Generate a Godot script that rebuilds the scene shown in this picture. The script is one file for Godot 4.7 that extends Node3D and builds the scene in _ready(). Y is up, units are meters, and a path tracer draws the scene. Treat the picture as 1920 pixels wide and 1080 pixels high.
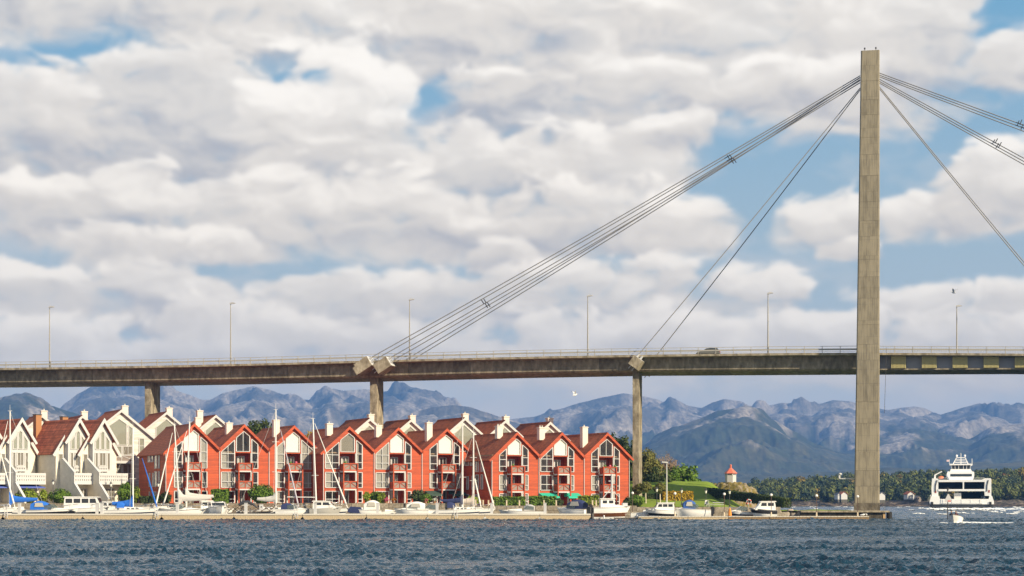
extends Node3D
# A harbour under a cable-stayed bridge. Camera stands on a quay at the origin, 2.5 m above the water, looking along -Z.
# Metres, y up. Water surface is y = 0. Distances quoted as "z" below are metres away from the camera (world z = -z).

const FOCAL := 3300.0      # focal length in pixels of a 1920 pixel wide picture
const HORIZON := 941.0     # height of the horizon in that picture
const EYE := 2.5
const EXPOSURE := 1.62
const BRIDGE_TURN := 0.2   # radians the bridge axis is turned from the picture plane

var materials := {}
var meshes := {}
var taken := {}
var rng := RandomNumberGenerator.new()
var noise_a := FastNoiseLite.new()
var noise_b := FastNoiseLite.new()

# ------------------------------------------------------------------ helpers
func at(px: float, py: float, z: float) -> Vector3:
	return Vector3((px - 960.0) / FOCAL * z, EYE - (py - HORIZON) / FOCAL * z, -z)

func lin(r: float, g: float, b: float) -> Color:
	return Color(r, g, b).linear_to_srgb()

class Shape:
	var v := PackedVector3Array()
	var n := PackedVector3Array()
	var c := PackedColorArray()
	var tint := Color.WHITE
	var colored := false

	func tri(a: Vector3, b: Vector3, d: Vector3) -> void:
		var m := (d - a).cross(b - a).normalized()
		v.append(a); v.append(b); v.append(d)
		n.append(m); n.append(m); n.append(m)
		if colored:
			c.append(tint); c.append(tint); c.append(tint)

	func quad(a: Vector3, b: Vector3, d: Vector3, e: Vector3) -> void:
		tri(a, b, d)
		tri(a, d, e)

	# a box by its centre and size, turned by a basis
	func box(at: Vector3, size: Vector3, turn := Basis.IDENTITY) -> Shape:
		var h := size * 0.5
		var p: Array[Vector3] = []
		for k in 8:
			p.append(at + turn * Vector3(h.x if k & 1 else -h.x, h.y if k & 2 else -h.y, h.z if k & 4 else -h.z))
		quad(p[4], p[6], p[7], p[5])
		quad(p[1], p[3], p[2], p[0])
		quad(p[0], p[2], p[6], p[4])
		quad(p[5], p[7], p[3], p[1])
		quad(p[6], p[2], p[3], p[7])
		quad(p[0], p[4], p[5], p[1])
		return self

	# a box from corner to corner
	func span(a: Vector3, b: Vector3) -> Shape:
		return box((a + b) * 0.5, (b - a).abs())

	# a bar of rectangular section between two points
	func bar(a: Vector3, b: Vector3, w: float, h: float) -> Shape:
		var d := b - a
		var up := Vector3.UP if absf(d.normalized().y) < 0.95 else Vector3.BACK
		var x := d.normalized()
		var z := x.cross(up).normalized()
		var y := z.cross(x).normalized()
		return box((a + b) * 0.5, Vector3(d.length(), h, w), Basis(x, y, z))

	# a flat outline (x, y), counter-clockwise seen from +z, made thick from z0 to z1
	func slab(outline: Array, z0: float, z1: float, place := Transform3D.IDENTITY) -> Shape:
		var flat := PackedVector2Array()
		for q in outline:
			flat.append(q)
		var idx := Geometry2D.triangulate_polygon(flat)
		var zs := [maxf(z0, z1), minf(z0, z1)]
		for k in range(0, idx.size(), 3):
			var a := flat[idx[k]]
			var b := flat[idx[k + 1]]
			var d := flat[idx[k + 2]]
			if (b - a).cross(d - a) > 0.0:
				var t := b
				b = d
				d = t
			tri(place * Vector3(a.x, a.y, zs[0]), place * Vector3(b.x, b.y, zs[0]), place * Vector3(d.x, d.y, zs[0]))
			tri(place * Vector3(a.x, a.y, zs[1]), place * Vector3(d.x, d.y, zs[1]), place * Vector3(b.x, b.y, zs[1]))
		for k in flat.size():
			var a := flat[k]
			var b := flat[(k + 1) % flat.size()]
			quad(place * Vector3(a.x, a.y, zs[1]), place * Vector3(a.x, a.y, zs[0]), place * Vector3(b.x, b.y, zs[0]), place * Vector3(b.x, b.y, zs[1]))
		return self

	# turn every triangle from index "first" on so that its front agrees with its normals
	func agree(first: int) -> void:
		for k in range(first, v.size(), 3):
			if (v[k + 2] - v[k]).cross(v[k + 1] - v[k]).dot(n[k] + n[k + 1] + n[k + 2]) < 0.0:
				var t := v[k + 1]
				v[k + 1] = v[k + 2]
				v[k + 2] = t
				t = n[k + 1]
				n[k + 1] = n[k + 2]
				n[k + 2] = t

	# a round tube along points with a radius at each point, ends closed
	func tube(path: Array, radii: Array, sides := 8) -> Shape:
		var first := v.size()
		var rings := []
		for k in path.size():
			var d: Vector3 = (path[mini(k + 1, path.size() - 1)] - path[maxi(k - 1, 0)]).normalized()
			var up := Vector3.UP if absf(d.y) < 0.95 else Vector3.BACK
			var x := d.cross(up).normalized()
			var y := x.cross(d).normalized()
			var ring := []
			for s in sides:
				var g := TAU * s / sides
				ring.append([path[k] + (x * cos(g) + y * sin(g)) * radii[mini(k, radii.size() - 1)], x * cos(g) + y * sin(g)])
			rings.append(ring)
		for k in path.size() - 1:
			for s in sides:
				var a = rings[k][s]
				var b = rings[k][(s + 1) % sides]
				var d = rings[k + 1][(s + 1) % sides]
				var e = rings[k + 1][s]
				for q in [a, b, d, a, d, e]:
					v.append(q[0]); n.append(q[1])
					if colored:
						c.append(tint)
		for k in [0, path.size() - 1]:
			for s in range(1, sides - 1):
				if k == 0:
					tri(rings[k][0][0], rings[k][s + 1][0], rings[k][s][0])
				else:
					tri(rings[k][0][0], rings[k][s][0], rings[k][s + 1][0])
		agree(first)
		return self

	func rod(a: Vector3, b: Vector3, r: float, r2 := -1.0, sides := 8) -> Shape:
		return tube([a, b], [r, r if r2 < 0.0 else r2], sides)

	# a shape turned round the y axis from (radius, height) pairs going up
	func lathe(profile: Array, base := Vector3.ZERO, sides := 12) -> Shape:
		var first := v.size()
		for k in profile.size() - 1:
			var p: Vector2 = profile[k]
			var q: Vector2 = profile[k + 1]
			var slope := Vector2(q.y - p.y, p.x - q.x).normalized()
			for s in sides:
				var g0 := TAU * s / sides
				var g1 := TAU * (s + 1) / sides
				var d0 := Vector3(cos(g0), 0, sin(g0))
				var d1 := Vector3(cos(g1), 0, sin(g1))
				var up := Vector3.UP
				for t in [[d0, p], [d1, q], [d0, q], [d0, p], [d1, p], [d1, q]]:
					v.append(base + t[0] * t[1].x + up * t[1].y)
					n.append((t[0] * slope.x + up * slope.y).normalized())
					if colored:
						c.append(tint)
		agree(first)
		return self

	func ball(at: Vector3, r: Vector3, sides := 12, rows := 7) -> Shape:
		var first := v.size()
		for k in rows:
			for s in sides:
				var p := []
				for t in [[0, 0], [1, 1], [0, 1], [0, 0], [1, 0], [1, 1]]:
					var g: float = TAU * (s + t[0]) / sides
					var e: float = PI * ((k + t[1]) / float(rows) - 0.5)
					p.append(Vector3(cos(g) * cos(e), sin(e), sin(g) * cos(e)))
				for q in p:
					v.append(at + q * r); n.append((q / r).normalized())
					if colored:
						c.append(tint)
		agree(first)
		return self

	# a smooth sheet: rows of points, all of one length
	func sheet(rows: Array, flip := false) -> Shape:
		var first := v.size()
		var cols: int = rows[0].size()
		var norm := []
		for i in rows.size():
			var line := []
			for j in cols:
				var du: Vector3 = rows[i][mini(j + 1, cols - 1)] - rows[i][maxi(j - 1, 0)]
				var dv: Vector3 = rows[mini(i + 1, rows.size() - 1)][j] - rows[maxi(i - 1, 0)][j]
				var m := dv.cross(du) * (-1.0 if flip else 1.0)
				line.append(m.normalized() if m.length() > 1e-9 else Vector3.UP)
			norm.append(line)
		for i in rows.size() - 1:
			for j in cols - 1:
				for q in [[i, j], [i, j + 1], [i + 1, j + 1], [i, j], [i + 1, j + 1], [i + 1, j]]:
					v.append(rows[q[0]][q[1]]); n.append(norm[q[0]][q[1]])
					if colored:
						c.append(tint)
		agree(first)
		return self

	func mesh() -> ArrayMesh:
		var arrays := []
		arrays.resize(Mesh.ARRAY_MAX)
		arrays[Mesh.ARRAY_VERTEX] = v
		arrays[Mesh.ARRAY_NORMAL] = n
		if colored:
			arrays[Mesh.ARRAY_COLOR] = c
		var m := ArrayMesh.new()
		m.add_surface_from_arrays(Mesh.PRIMITIVE_TRIANGLES, arrays)
		return m

func shape() -> Shape:
	return Shape.new()

func numbered(called: String) -> String:
	if not taken.has(called):
		taken[called] = 0
		return called
	taken[called] += 1
	return "%s_%03d" % [called, taken[called]]

func put(called: String, m: Mesh, material: Material, parent: Node = self, where := Transform3D.IDENTITY) -> MeshInstance3D:
	var o := MeshInstance3D.new()
	o.name = numbered(called) if parent == self else called
	o.mesh = m
	o.material_override = material
	o.transform = where
	parent.add_child(o, true)
	return o

func make(called: String, s: Shape, material: Material, parent: Node = self, where := Transform3D.IDENTITY) -> MeshInstance3D:
	return put(called, s.mesh(), material, parent, where)

func tag(o: Node, label: String, category: String, group := "") -> Node:
	o.set_meta("label", label)
	o.set_meta("category", category)
	if group:
		o.set_meta("group", group)
	return o

func thing(called: String, label: String, category: String, where: Vector3, turn := 0.0, group := "") -> Node3D:
	var o := Node3D.new()
	o.name = numbered(called)
	o.position = where
	o.rotation.y = turn
	add_child(o)
	tag(o, label, category, group)
	return o

func setting(o: Node) -> Node:
	o.set_meta("kind", "structure")
	return o

func copy_of(o: Node, called: String, label: String, where: Vector3, turn := 0.0, scale_by := 1.0) -> Node3D:
	var c: Node3D = o.duplicate()
	c.name = numbered(called)
	add_child(c)
	c.position = where
	c.rotation.y = turn
	c.scale = Vector3.ONE * scale_by
	c.set_meta("label", label)
	return c

# a plain material: base colour in linear values
func mat(key: String, r := 0.5, g := 0.5, b := 0.5, rough := 0.7, metal := 0.0) -> StandardMaterial3D:
	if not materials.has(key):
		var m := StandardMaterial3D.new()
		m.resource_name = key
		m.albedo_color = lin(r, g, b)
		m.roughness = rough
		m.metallic = metal
		materials[key] = m
	return materials[key]

func noise_texture(freq: float, low: Color, high: Color, seed_is: int, octaves := 5, size := 512, middle := 0.5, spread := 0.5) -> NoiseTexture2D:
	var f := FastNoiseLite.new()
	f.seed = seed_is
	f.noise_type = FastNoiseLite.TYPE_SIMPLEX_SMOOTH
	f.frequency = freq
	f.fractal_octaves = octaves
	f.fractal_gain = 0.58
	var ramp := Gradient.new()
	ramp.offsets = PackedFloat32Array([maxf(0.0, middle - spread), minf(1.0, middle + spread)])
	ramp.colors = PackedColorArray([low, high])
	var t := NoiseTexture2D.new()
	t.width = size
	t.height = size
	t.seamless = true
	t.noise = f
	t.color_ramp = ramp
	return t

func bump_texture(freq: float, seed_is: int, strength: float, octaves := 5, size := 512) -> NoiseTexture2D:
	var f := FastNoiseLite.new()
	f.seed = seed_is
	f.frequency = freq
	f.fractal_octaves = octaves
	var t := NoiseTexture2D.new()
	t.width = size
	t.height = size
	t.seamless = true
	t.as_normal_map = true
	t.bump_strength = strength
	t.noise = f
	return t

func grainy(m: StandardMaterial3D, tex: Texture2D, scale_is: Vector3, in_world := true) -> StandardMaterial3D:
	m.albedo_texture = tex
	m.uv1_triplanar = true
	m.uv1_world_triplanar = in_world
	m.uv1_scale = scale_is
	return m

# ------------------------------------------------------------------ air
# Cloud banks, the farthest ones (low in the sky) last: middle across, top and base in 1/3300 of a radian from straight ahead and up, half width, light of its own
var banks := [
	[-700, 1003, 866, 380, 0.0], [-320, 1023, 833, 330, 0.05], [-100, 1003, 813, 200, -0.05], [140, 1023, 823, 260, 0.0], [440, 1043, 793, 330, 0.05], [660, 1003, 753, 230, 0.0], [930, 850, 758, 95, 0.0],
	[-580, 848, 613, 360, -0.12], [-330, 865, 613, 200, 0.1], [-880, 782, 613, 170, -0.08], [40, 835, 693, 200, -0.22], [230, 823, 683, 180, -0.12], [-60, 813, 753, 120, 0.0],
	[-10, 728, 543, 200, -0.05], [140, 703, 603, 220, 0.05], [290, 733, 668, 110, 0.05], [520, 813, 733, 160, 0.0],
	[-660, 608, 498, 330, 0.0], [-320, 623, 493, 250, 0.05], [-900, 588, 543, 90, 0.1], [90, 603, 488, 330, 0.0], [320, 583, 491, 115, 0.1], [-60, 543, 483, 200, -0.1],
	[-660, 518, 453, 200, 0.05], [-530, 505, 450, 70, 0.12], [580, 578, 493, 110, 0.1], [780, 568, 493, 110, 0.08], [890, 658, 533, 115, 0.05], [620, 488, 453, 60, 0.05], [-10, 498, 443, 80, 0.0],
	[-880, 433, 353, 150, 0.1], [-630, 443, 343, 150, 0.0], [-320, 436, 353, 180, 0.05], [-60, 443, 353, 160, 0.0], [190, 463, 353, 200, 0.05], [440, 436, 353, 130, 0.08], [740, 413, 343, 120, 0.1], [920, 428, 343, 90, 0.1],
	[-810, 343, 243, 220, 0.1], [-460, 373, 243, 240, 0.0], [-160, 363, 243, 220, -0.03], [190, 383, 243, 260, 0.03], [540, 383, 253, 200, 0.05], [840, 353, 243, 200, 0.0],
]

func cloud_color(k: float) -> Color:
	var c := Color(0.55, 0.535, 0.54).lerp(Color(0.88, 0.81, 0.715), smoothstep(0.0, 0.5, k))
	return c.lerp(Color(1.20, 1.12, 1.00), smoothstep(0.42, 1.0, k))

func sky_color(az: float, el: float) -> Color:
	var x := az * FOCAL
	var y := el * FOCAL
	var in_view := (1.0 - smoothstep(0.33, 0.42, absf(az))) * (1.0 - smoothstep(0.30, 0.38, el))
	if el > 0.36:      # the noise is stretched less overhead, where one looks up at the clouds
		x *= lerpf(1.0, 0.4, smoothstep(0.36, 1.4, el))
	var wx := x + noise_a.get_noise_3d(x * 0.45, y * 0.9, 11.0) * 46.0
	var wy := y + noise_a.get_noise_3d(x * 0.45, y * 0.9, 37.0) * 20.0
	var big := noise_b.get_noise_3d(wx * 0.10, wy * 0.24, 3.0)
	var mid := noise_b.get_noise_3d(wx * 0.235, wy * 0.62, 71.0)
	var toward := noise_b.get_noise_3d((wx + 22.0) * 0.235, (wy + 24.0) * 0.62, 71.0)
	var fine := noise_a.get_noise_3d(wx * 1.25, wy * 1.8, 7.0)
	var fine_up := noise_a.get_noise_3d((wx + 7.0) * 1.25, (wy + 8.0) * 1.8, 7.0)
	var lit := (mid - toward) * 0.36 + (fine - fine_up) * 0.13
	var h := clampf(el / 0.27, 0.0, 1.0)
	var blue := Color(0.70, 0.72, 0.70).lerp(Color(0.20, 0.43, 0.62), pow(h, 0.95))
	if el > 0.27:
		blue = blue.lerp(Color(0.07, 0.20, 0.45), smoothstep(0.27, 0.9, el))
	var c := blue
	# a thin veil everywhere
	c = c.lerp(Color(0.84, 0.80, 0.76), clampf(0.10 + big * 0.6 + mid * 0.45 + fine * 0.15, 0.0, 0.6))
	if in_view < 1.0:
		var cover := smoothstep(0.30, 0.66, 0.50 + big * 0.85 + mid * 0.55 - 0.18 * smoothstep(0.3, 0.9, el))
		c = c.lerp(cloud_color(0.55 + lit - big * 0.2), cover * (1.0 - in_view))
	if in_view > 0.0:
		for q in banks:
			var dx: float = (wx - q[0]) / q[3]
			if absf(dx) > 1.3:
				continue
			var tall: float = q[1] - q[2]
			var dy: float = (wy - q[2]) / tall
			if dy > 1.4 or dy < -0.7:
				continue
			var e: float = 1.0 - dx * dx * dx * dx - (dy * dy if dy > 0.0 else dy * dy * 5.0)
			e += mid * 0.72 + fine * 0.30 + big * 0.2
			if e <= 0.0:
				continue
			var soft: float = lerpf(0.95, 0.40, smoothstep(0.1, 0.6, dy))
			var k: float = 0.33 + q[4] * 1.3 + smoothstep(-0.1, 0.95, dy) * 0.46 + lit - maxf(0.0, big) * 0.12
			c = c.lerp(cloud_color(clampf(k, 0.0, 1.0)), smoothstep(0.0, soft, e) * 0.95 * in_view)
	# far cloud towards the horizon reads even and hazy
	c = c.lerp(Color(0.93, 0.82, 0.66), (1.0 - smoothstep(0.02, 0.12, el)) * (0.72 + mid * 0.5))
	var warm := 1.0 - smoothstep(0.08, 0.26, el)
	return Color(c.r * (1.0 + 0.06 * warm) / EXPOSURE, c.g / EXPOSURE, c.b * (1.0 - 0.10 * warm) / EXPOSURE)

func make_sky() -> Sky:
	noise_a.seed = 5
	noise_a.frequency = 0.012
	noise_a.fractal_octaves = 3
	noise_b.seed = 23
	noise_b.frequency = 0.018
	noise_b.fractal_octaves = 4
	noise_b.fractal_gain = 0.55
	var w := 4096
	var lw := 512
	var low := Image.create(lw, lw / 2, false, Image.FORMAT_RGBF)
	for j in lw / 2:
		var el := PI * (0.5 - (j + 0.5) / (lw / 2.0))
		for i in lw:
			var az := TAU * ((i + 0.5) / lw - 0.5)
			low.set_pixel((i + lw / 2) % lw, j, sky_color(az, maxf(el, 0.002)) if el > -0.02 else Color(0.16, 0.21, 0.25))
	low.resize(w, w / 2, Image.INTERPOLATE_CUBIC)
	var half := int(w * 0.45 / TAU)
	for j in range(w / 4 - int(w * 0.40 / TAU), w / 4 + 3):
		var el := PI * (0.5 - (j + 0.5) / (w / 2.0))
		for i in range(w / 2 - half, w / 2 + half):
			var az := TAU * ((i + 0.5) / w - 0.5)
			var edge := (1.0 - smoothstep(0.41, 0.45, absf(az))) * (1.0 - smoothstep(0.37, 0.40, el))
			var c := sky_color(az, maxf(el, 0.002))
			var u := (i + w / 2) % w       # straight ahead is the picture's left edge
			low.set_pixel(u, j, low.get_pixel(u, j).lerp(c, edge))
	var m := PanoramaSkyMaterial.new()
	m.panorama = ImageTexture.create_from_image(low)
	var s := Sky.new()
	s.sky_material = m
	return s

func light_and_camera() -> void:
	var cam := Camera3D.new()
	cam.name = "camera"
	cam.projection = Camera3D.PROJECTION_FRUSTUM
	cam.near = 1.0
	cam.far = 20000.0
	cam.keep_aspect = Camera3D.KEEP_HEIGHT
	cam.size = 1080.0 / FOCAL * cam.near
	cam.frustum_offset = Vector2(0.0, (HORIZON - 540.0) / FOCAL * cam.near)
	cam.position = Vector3(0, EYE, 0)
	cam.current = true
	add_child(cam)
	var env := Environment.new()
	env.background_mode = Environment.BG_SKY
	env.sky = make_sky()
	env.background_energy_multiplier = 1.0
	env.tonemap_mode = Environment.TONE_MAPPER_LINEAR
	env.tonemap_exposure = EXPOSURE
	env.sdfgi_enabled = true
	env.ssao_enabled = true
	env.ssil_enabled = true
	env.fog_enabled = true
	env.fog_density = 0.0001
	env.fog_light_color = lin(0.17, 0.42, 1.0)
	var we := WorldEnvironment.new()
	we.name = "environment"
	we.environment = env
	add_child(we)
	var sun := DirectionalLight3D.new()
	sun.name = "sun"
	sun.light_energy = 1.6
	sun.light_color = Color(1.0, 0.93, 0.80)
	sun.light_angular_distance = 0.5
	sun.shadow_enabled = true
	add_child(sun)
	sun.look_at_from_position(Vector3(0.70, 0.49, 0.52) * 100.0, Vector3.ZERO)

# ------------------------------------------------------------------ water and mountains
func indexed(cols: int, rows: int, pos: PackedVector3Array, col := PackedColorArray()) -> ArrayMesh:
	var nor := PackedVector3Array()
	nor.resize(pos.size())
	for i in rows:
		for j in cols:
			var du := pos[i * cols + mini(j + 1, cols - 1)] - pos[i * cols + maxi(j - 1, 0)]
			var dv := pos[mini(i + 1, rows - 1) * cols + j] - pos[maxi(i - 1, 0) * cols + j]
			var m := du.cross(dv)
			nor[i * cols + j] = (m if m.y > 0.0 else -m).normalized()
	var idx := PackedInt32Array()
	idx.resize((rows - 1) * (cols - 1) * 6)
	var k := 0
	var away := (pos[1] - pos[0]).cross(pos[cols] - pos[0]).y > 0.0      # which way round is up
	var o1 := cols if away else 1
	var o2 := 1 if away else cols
	for i in rows - 1:
		for j in cols - 1:
			var a := i * cols + j
			idx[k] = a; idx[k + 1] = a + o1; idx[k + 2] = a + o2
			idx[k + 3] = a + cols + 1; idx[k + 4] = a + o2; idx[k + 5] = a + o1
			k += 6
	var arrays := []
	arrays.resize(Mesh.ARRAY_MAX)
	arrays[Mesh.ARRAY_VERTEX] = pos
	arrays[Mesh.ARRAY_NORMAL] = nor
	if col.size():
		arrays[Mesh.ARRAY_COLOR] = col
	arrays[Mesh.ARRAY_INDEX] = idx
	var out := ArrayMesh.new()
	out.add_surface_from_arrays(Mesh.PRIMITIVE_TRIANGLES, arrays)
	return out

func wave(x: float, z: float) -> float:
	# short wind waves, crests across the view and a little slanted
	var a := noise_a.get_noise_2d(x * 42.0 + z * 9.0, z * 37.0)
	var b := noise_b.get_noise_2d(x * 105.0 - z * 15.0, z * 92.0)
	var c := noise_a.get_noise_2d(x * 2.2 + 900.0, z * 4.5) + 0.6 * noise_b.get_noise_2d(x * 7.0 + 300.0, z * 11.0)
	var crest := 1.0 - absf(a) * 1.7
	return (crest * crest * 0.145 + b * 0.11) * maxf(0.25, 0.85 + c * 1.1)

func make_water() -> void:
	noise_a.seed = 71
	noise_a.frequency = 0.02
	noise_a.fractal_octaves = 2
	noise_b.seed = 72
	noise_b.frequency = 0.02
	noise_b.fractal_octaves = 2
	var m := mat("sea_water", 0.004, 0.028, 0.050, 0.07)
	m.metallic_specular = 0.34
	m.uv1_triplanar = true
	m.uv1_world_triplanar = true
	m.uv1_scale = Vector3(0.35, 0.35, 0.35)
	m.normal_enabled = true
	m.normal_texture = bump_texture(0.03, 8, 6.0, 4)
	m.normal_scale = 1.5
	var mesh := ArrayMesh.new()
	# bands of waves: nearest z, farthest z, cell across, cell along, left px, right px
	for band in [[44.0, 96.0, 0.15, 0.17, -60.0, 1980.0], [96.0, 165.0, 0.22, 0.27, -60.0, 1980.0], [165.0, 262.0, 0.34, 0.42, -60.0, 1980.0], [262.0, 470.0, 0.6, 0.9, 1380.0, 2000.0], [470.0, 1060.0, 1.4, 2.4, 1340.0, 2000.0]]:
		var x0: float = (band[4] - 960.0) / FOCAL * band[1]
		var x1: float = (band[5] - 960.0) / FOCAL * band[1]
		if band[4] > 0.0:
			x0 = (band[4] - 960.0) / FOCAL * band[0]
		var cols := int((x1 - x0) / band[2]) + 1
		var rows := int((band[1] - band[0]) / band[3]) + 2
		var pos := PackedVector3Array()
		pos.resize(cols * rows)
		for i in rows:
			var z: float = minf(band[0] + i * band[3], band[1])
			for j in cols:
				var x: float = x0 + j * band[2]
				pos[i * cols + j] = Vector3(x, wave(x, z), -z)
		var part := indexed(cols, rows, pos)
		mesh.add_surface_from_arrays(Mesh.PRIMITIVE_TRIANGLES, part.surface_get_arrays(0))
	# the rest of the fjord, flat, just under the wave troughs
	var flat := shape()
	flat.quad(Vector3(-9000, -0.12, 300), Vector3(-9000, -0.12, -9500), Vector3(9000, -0.12, -9500), Vector3(9000, -0.12, 300))
	mesh.add_surface_from_arrays(Mesh.PRIMITIVE_TRIANGLES, flat.mesh().surface_get_arrays(0))
	setting(put("water", mesh, m))

# one range: skyline points (picture x, y), distance, depth in front and behind, how forested, seed
func mountain(line: Array, z: float, front: float, behind: float, treeline: float, seed_is: int, rough: float, low := 0.0) -> void:
	var f := FastNoiseLite.new()
	f.seed = seed_is
	f.frequency = 0.0016
	f.fractal_octaves = 5
	f.fractal_type = FastNoiseLite.FRACTAL_RIDGED
	var g := FastNoiseLite.new()
	g.seed = seed_is + 50
	g.frequency = 0.004
	g.fractal_octaves = 5
	var cols := 300
	var rows := 80
	var pos := PackedVector3Array()
	var col := PackedColorArray()
	pos.resize(cols * rows)
	col.resize(cols * rows)
	var p0: float = line[0][0]
	var p1: float = line[-1][0]
	for j in cols:
		var t := j / (cols - 1.0)
		var px := lerpf(p0, p1, t)
		var k := 0
		while k < line.size() - 2 and line[k + 1][0] < px:
			k += 1
		var s: float = clampf((px - line[k][0]) / (line[k + 1][0] - line[k][0]), 0.0, 1.0)
		s = lerpf(s, s * s * (3.0 - 2.0 * s), 0.35)
		var crest: float = EYE + (HORIZON - lerpf(line[k][1], line[k + 1][1], s)) / FOCAL * z
		var ends := smoothstep(0.0, 0.06, t) * smoothstep(1.0, 0.94, t) if low > 0.5 else 1.0
		for i in rows:
			var w := i / (rows - 1.0)           # 0 in front, 1 behind
			var x := (px - 960.0) / FOCAL * z * 1.02
			var zz := lerpf(z - front, z + behind, w)
			var along := (zz - z) / front       # -1 .. 0 at the crest
			var nz := f.get_noise_2d(x, zz)
			var fine := g.get_noise_2d(x * 2.0, zz * 2.0)
			var h: float
			if along <= 0.0:
				var rise := 1.0 + along
				var keep := pow(rise, 0.75) * (1.0 - 0.18 * sin(rise * PI * 2.0 + nz * 2.0))
				h = crest * keep - (0.5 - nz * 0.5) * rough * crest * minf(1.0, -along * 5.0) * rise - absf(fine) * crest * 0.05 * minf(1.0, -along * 6.0)
				h += fine * crest * 0.012
			else:
				h = crest * (1.0 - along * 0.9)
			h = maxf(h * ends, -3.0)
			pos[i * cols + j] = Vector3(x * zz / z, h, -zz)
			var rel := h / 430.0
			var patch := g.get_noise_2d(x * 0.8 + 4000.0, zz * 0.5) * 1.3 + 0.28 * g.get_noise_2d(x * 5.0, zz * 3.0 + h * 7.0) + nz * 0.25
			var rock := smoothstep(-0.1, 0.35, (rel - treeline) * 2.2 + patch * 1.1)
			var forest := Color(0.030, 0.043, 0.018).lerp(Color(0.085, 0.080, 0.035), smoothstep(-0.2, 0.5, fine + patch * 0.4))
			var stone := Color(0.11, 0.102, 0.09).lerp(Color(0.36, 0.315, 0.275), smoothstep(-0.15, 0.45, patch + fine * 0.6))
			col[i * cols + j] = forest.lerp(stone, rock)
	var m := mat("mountain_ground", 1, 1, 1, 0.95)
	m.vertex_color_use_as_albedo = true
	if m.albedo_texture == null:
		grainy(m, noise_texture(0.02, Color(0.62, 0.62, 0.62), Color(1, 1, 1), 91, 6, 512, 0.5, 0.3), Vector3.ONE * 0.005)
		m.uv1_triplanar_sharpness = 2.0
	setting(put("mountain_range", indexed(cols, rows, pos, col), m))

func make_mountains() -> void:
	mountain([[-400, 800], [-120, 770], [-60, 762], [0, 746], [40, 738], [75, 745], [110, 757], [150, 770], [200, 788], [280, 815], [420, 850]], 5200, 1500, 900, 0.55, 1, 0.25, 1.0)
	mountain([[-300, 830], [60, 800], [120, 772], [142, 752], [165, 735], [190, 722], [215, 716], [250, 716], [272, 722], [300, 722], [335, 728], [365, 738], [390, 748], [405, 748], [430, 735], [460, 728], [485, 722], [510, 728], [540, 738], [570, 745], [592, 750], [605, 742], [618, 730], [632, 727], [650, 731], [690, 728], [720, 733], [745, 730], [765, 733], [790, 742], [820, 748], [850, 756], [900, 775], [960, 800], [1040, 830]], 7600, 2400, 1200, 0.42, 2, 0.42, 1.0)
	mountain([[520, 870], [640, 820], [700, 800], [740, 786], [780, 770], [820, 760], [850, 757], [880, 760], [910, 770], [940, 780], [980, 792], [1060, 812], [1180, 845]], 6300, 1300, 700, 0.30, 3, 0.22, 1.0)
	mountain([[760, 830], [900, 792], [960, 782], [1000, 778], [1040, 765], [1090, 750], [1130, 740], [1165, 733], [1200, 738], [1228, 745], [1238, 750], [1250, 742], [1262, 745], [1285, 757], [1308, 761], [1330, 750], [1350, 744], [1380, 748], [1400, 758], [1420, 758], [1440, 755], [1455, 751], [1480, 753], [1510, 757], [1530, 752], [1550, 746], [1580, 748], [1605, 755], [1650, 765], [1680, 760], [1700, 758], [1720, 762], [1735, 770], [1748, 774], [1760, 770], [1790, 760], [1820, 752], [1850, 760], [1880, 772], [1920, 768], [1980, 760], [2060, 790], [2200, 830]], 7800, 2600, 1200, 0.42, 4, 0.46, 1.0)
	mountain([[1080, 900], [1180, 850], [1220, 820], [1260, 800], [1300, 785], [1340, 768], [1370, 764], [1400, 768], [1440, 785], [1480, 808], [1520, 832], [1560, 846], [1620, 862], [1720, 885]], 5400, 1500, 800, 0.62, 5, 0.26, 1.0)
	mountain([[1480, 880], [1560, 850], [1640, 822], [1700, 806], [1760, 815], [1800, 822], [1840, 800], [1880, 795], [1920, 790], [1990, 785], [2080, 800], [2200, 850]], 5900, 1500, 800, 0.55, 6, 0.3, 1.0)
	mountain([[1250, 915], [1330, 903], [1400, 893], [1480, 886], [1560, 884], [1650, 876], [1740, 880], [1830, 872], [1920, 868], [2000, 872], [2120, 900]], 3900, 900, 500, 0.95, 7, 0.25, 1.0)

# ------------------------------------------------------------------ bridge
# The bridge stands turned by BRIDGE_TURN; s runs along it (to the right), d across it (towards the camera), both from the front leg of the pylon.
const PYLON := Vector3(53.7, 0.0, -266.0)

func on_bridge(px: float, py: float, d: float) -> Vector3:
	var k := (px - 960.0) / FOCAL
	var c := cos(BRIDGE_TURN)
	var e := sin(BRIDGE_TURN)
	var s := (k * (-PYLON.z - c * d) - PYLON.x + e * d) / (c + e * k)
	var z := -PYLON.z - e * s - c * d
	return Vector3(s, EYE + (HORIZON - py) / FOCAL * z, d)

func bridge_world(p: Vector3) -> Vector3:
	return PYLON + Basis(Vector3.UP, -BRIDGE_TURN) * p

var deck_top := []     # [s, y] of the slab's upper edge
var deck_low := []     # [s, y] of the girder's underside

func profile(list: Array, s: float) -> float:
	for k in list.size() - 1:
		if s <= list[k + 1][0]:
			return lerpf(list[k][1], list[k + 1][1], (s - list[k][0]) / (list[k + 1][0] - list[k][0]))
	return list[-1][1]

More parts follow.
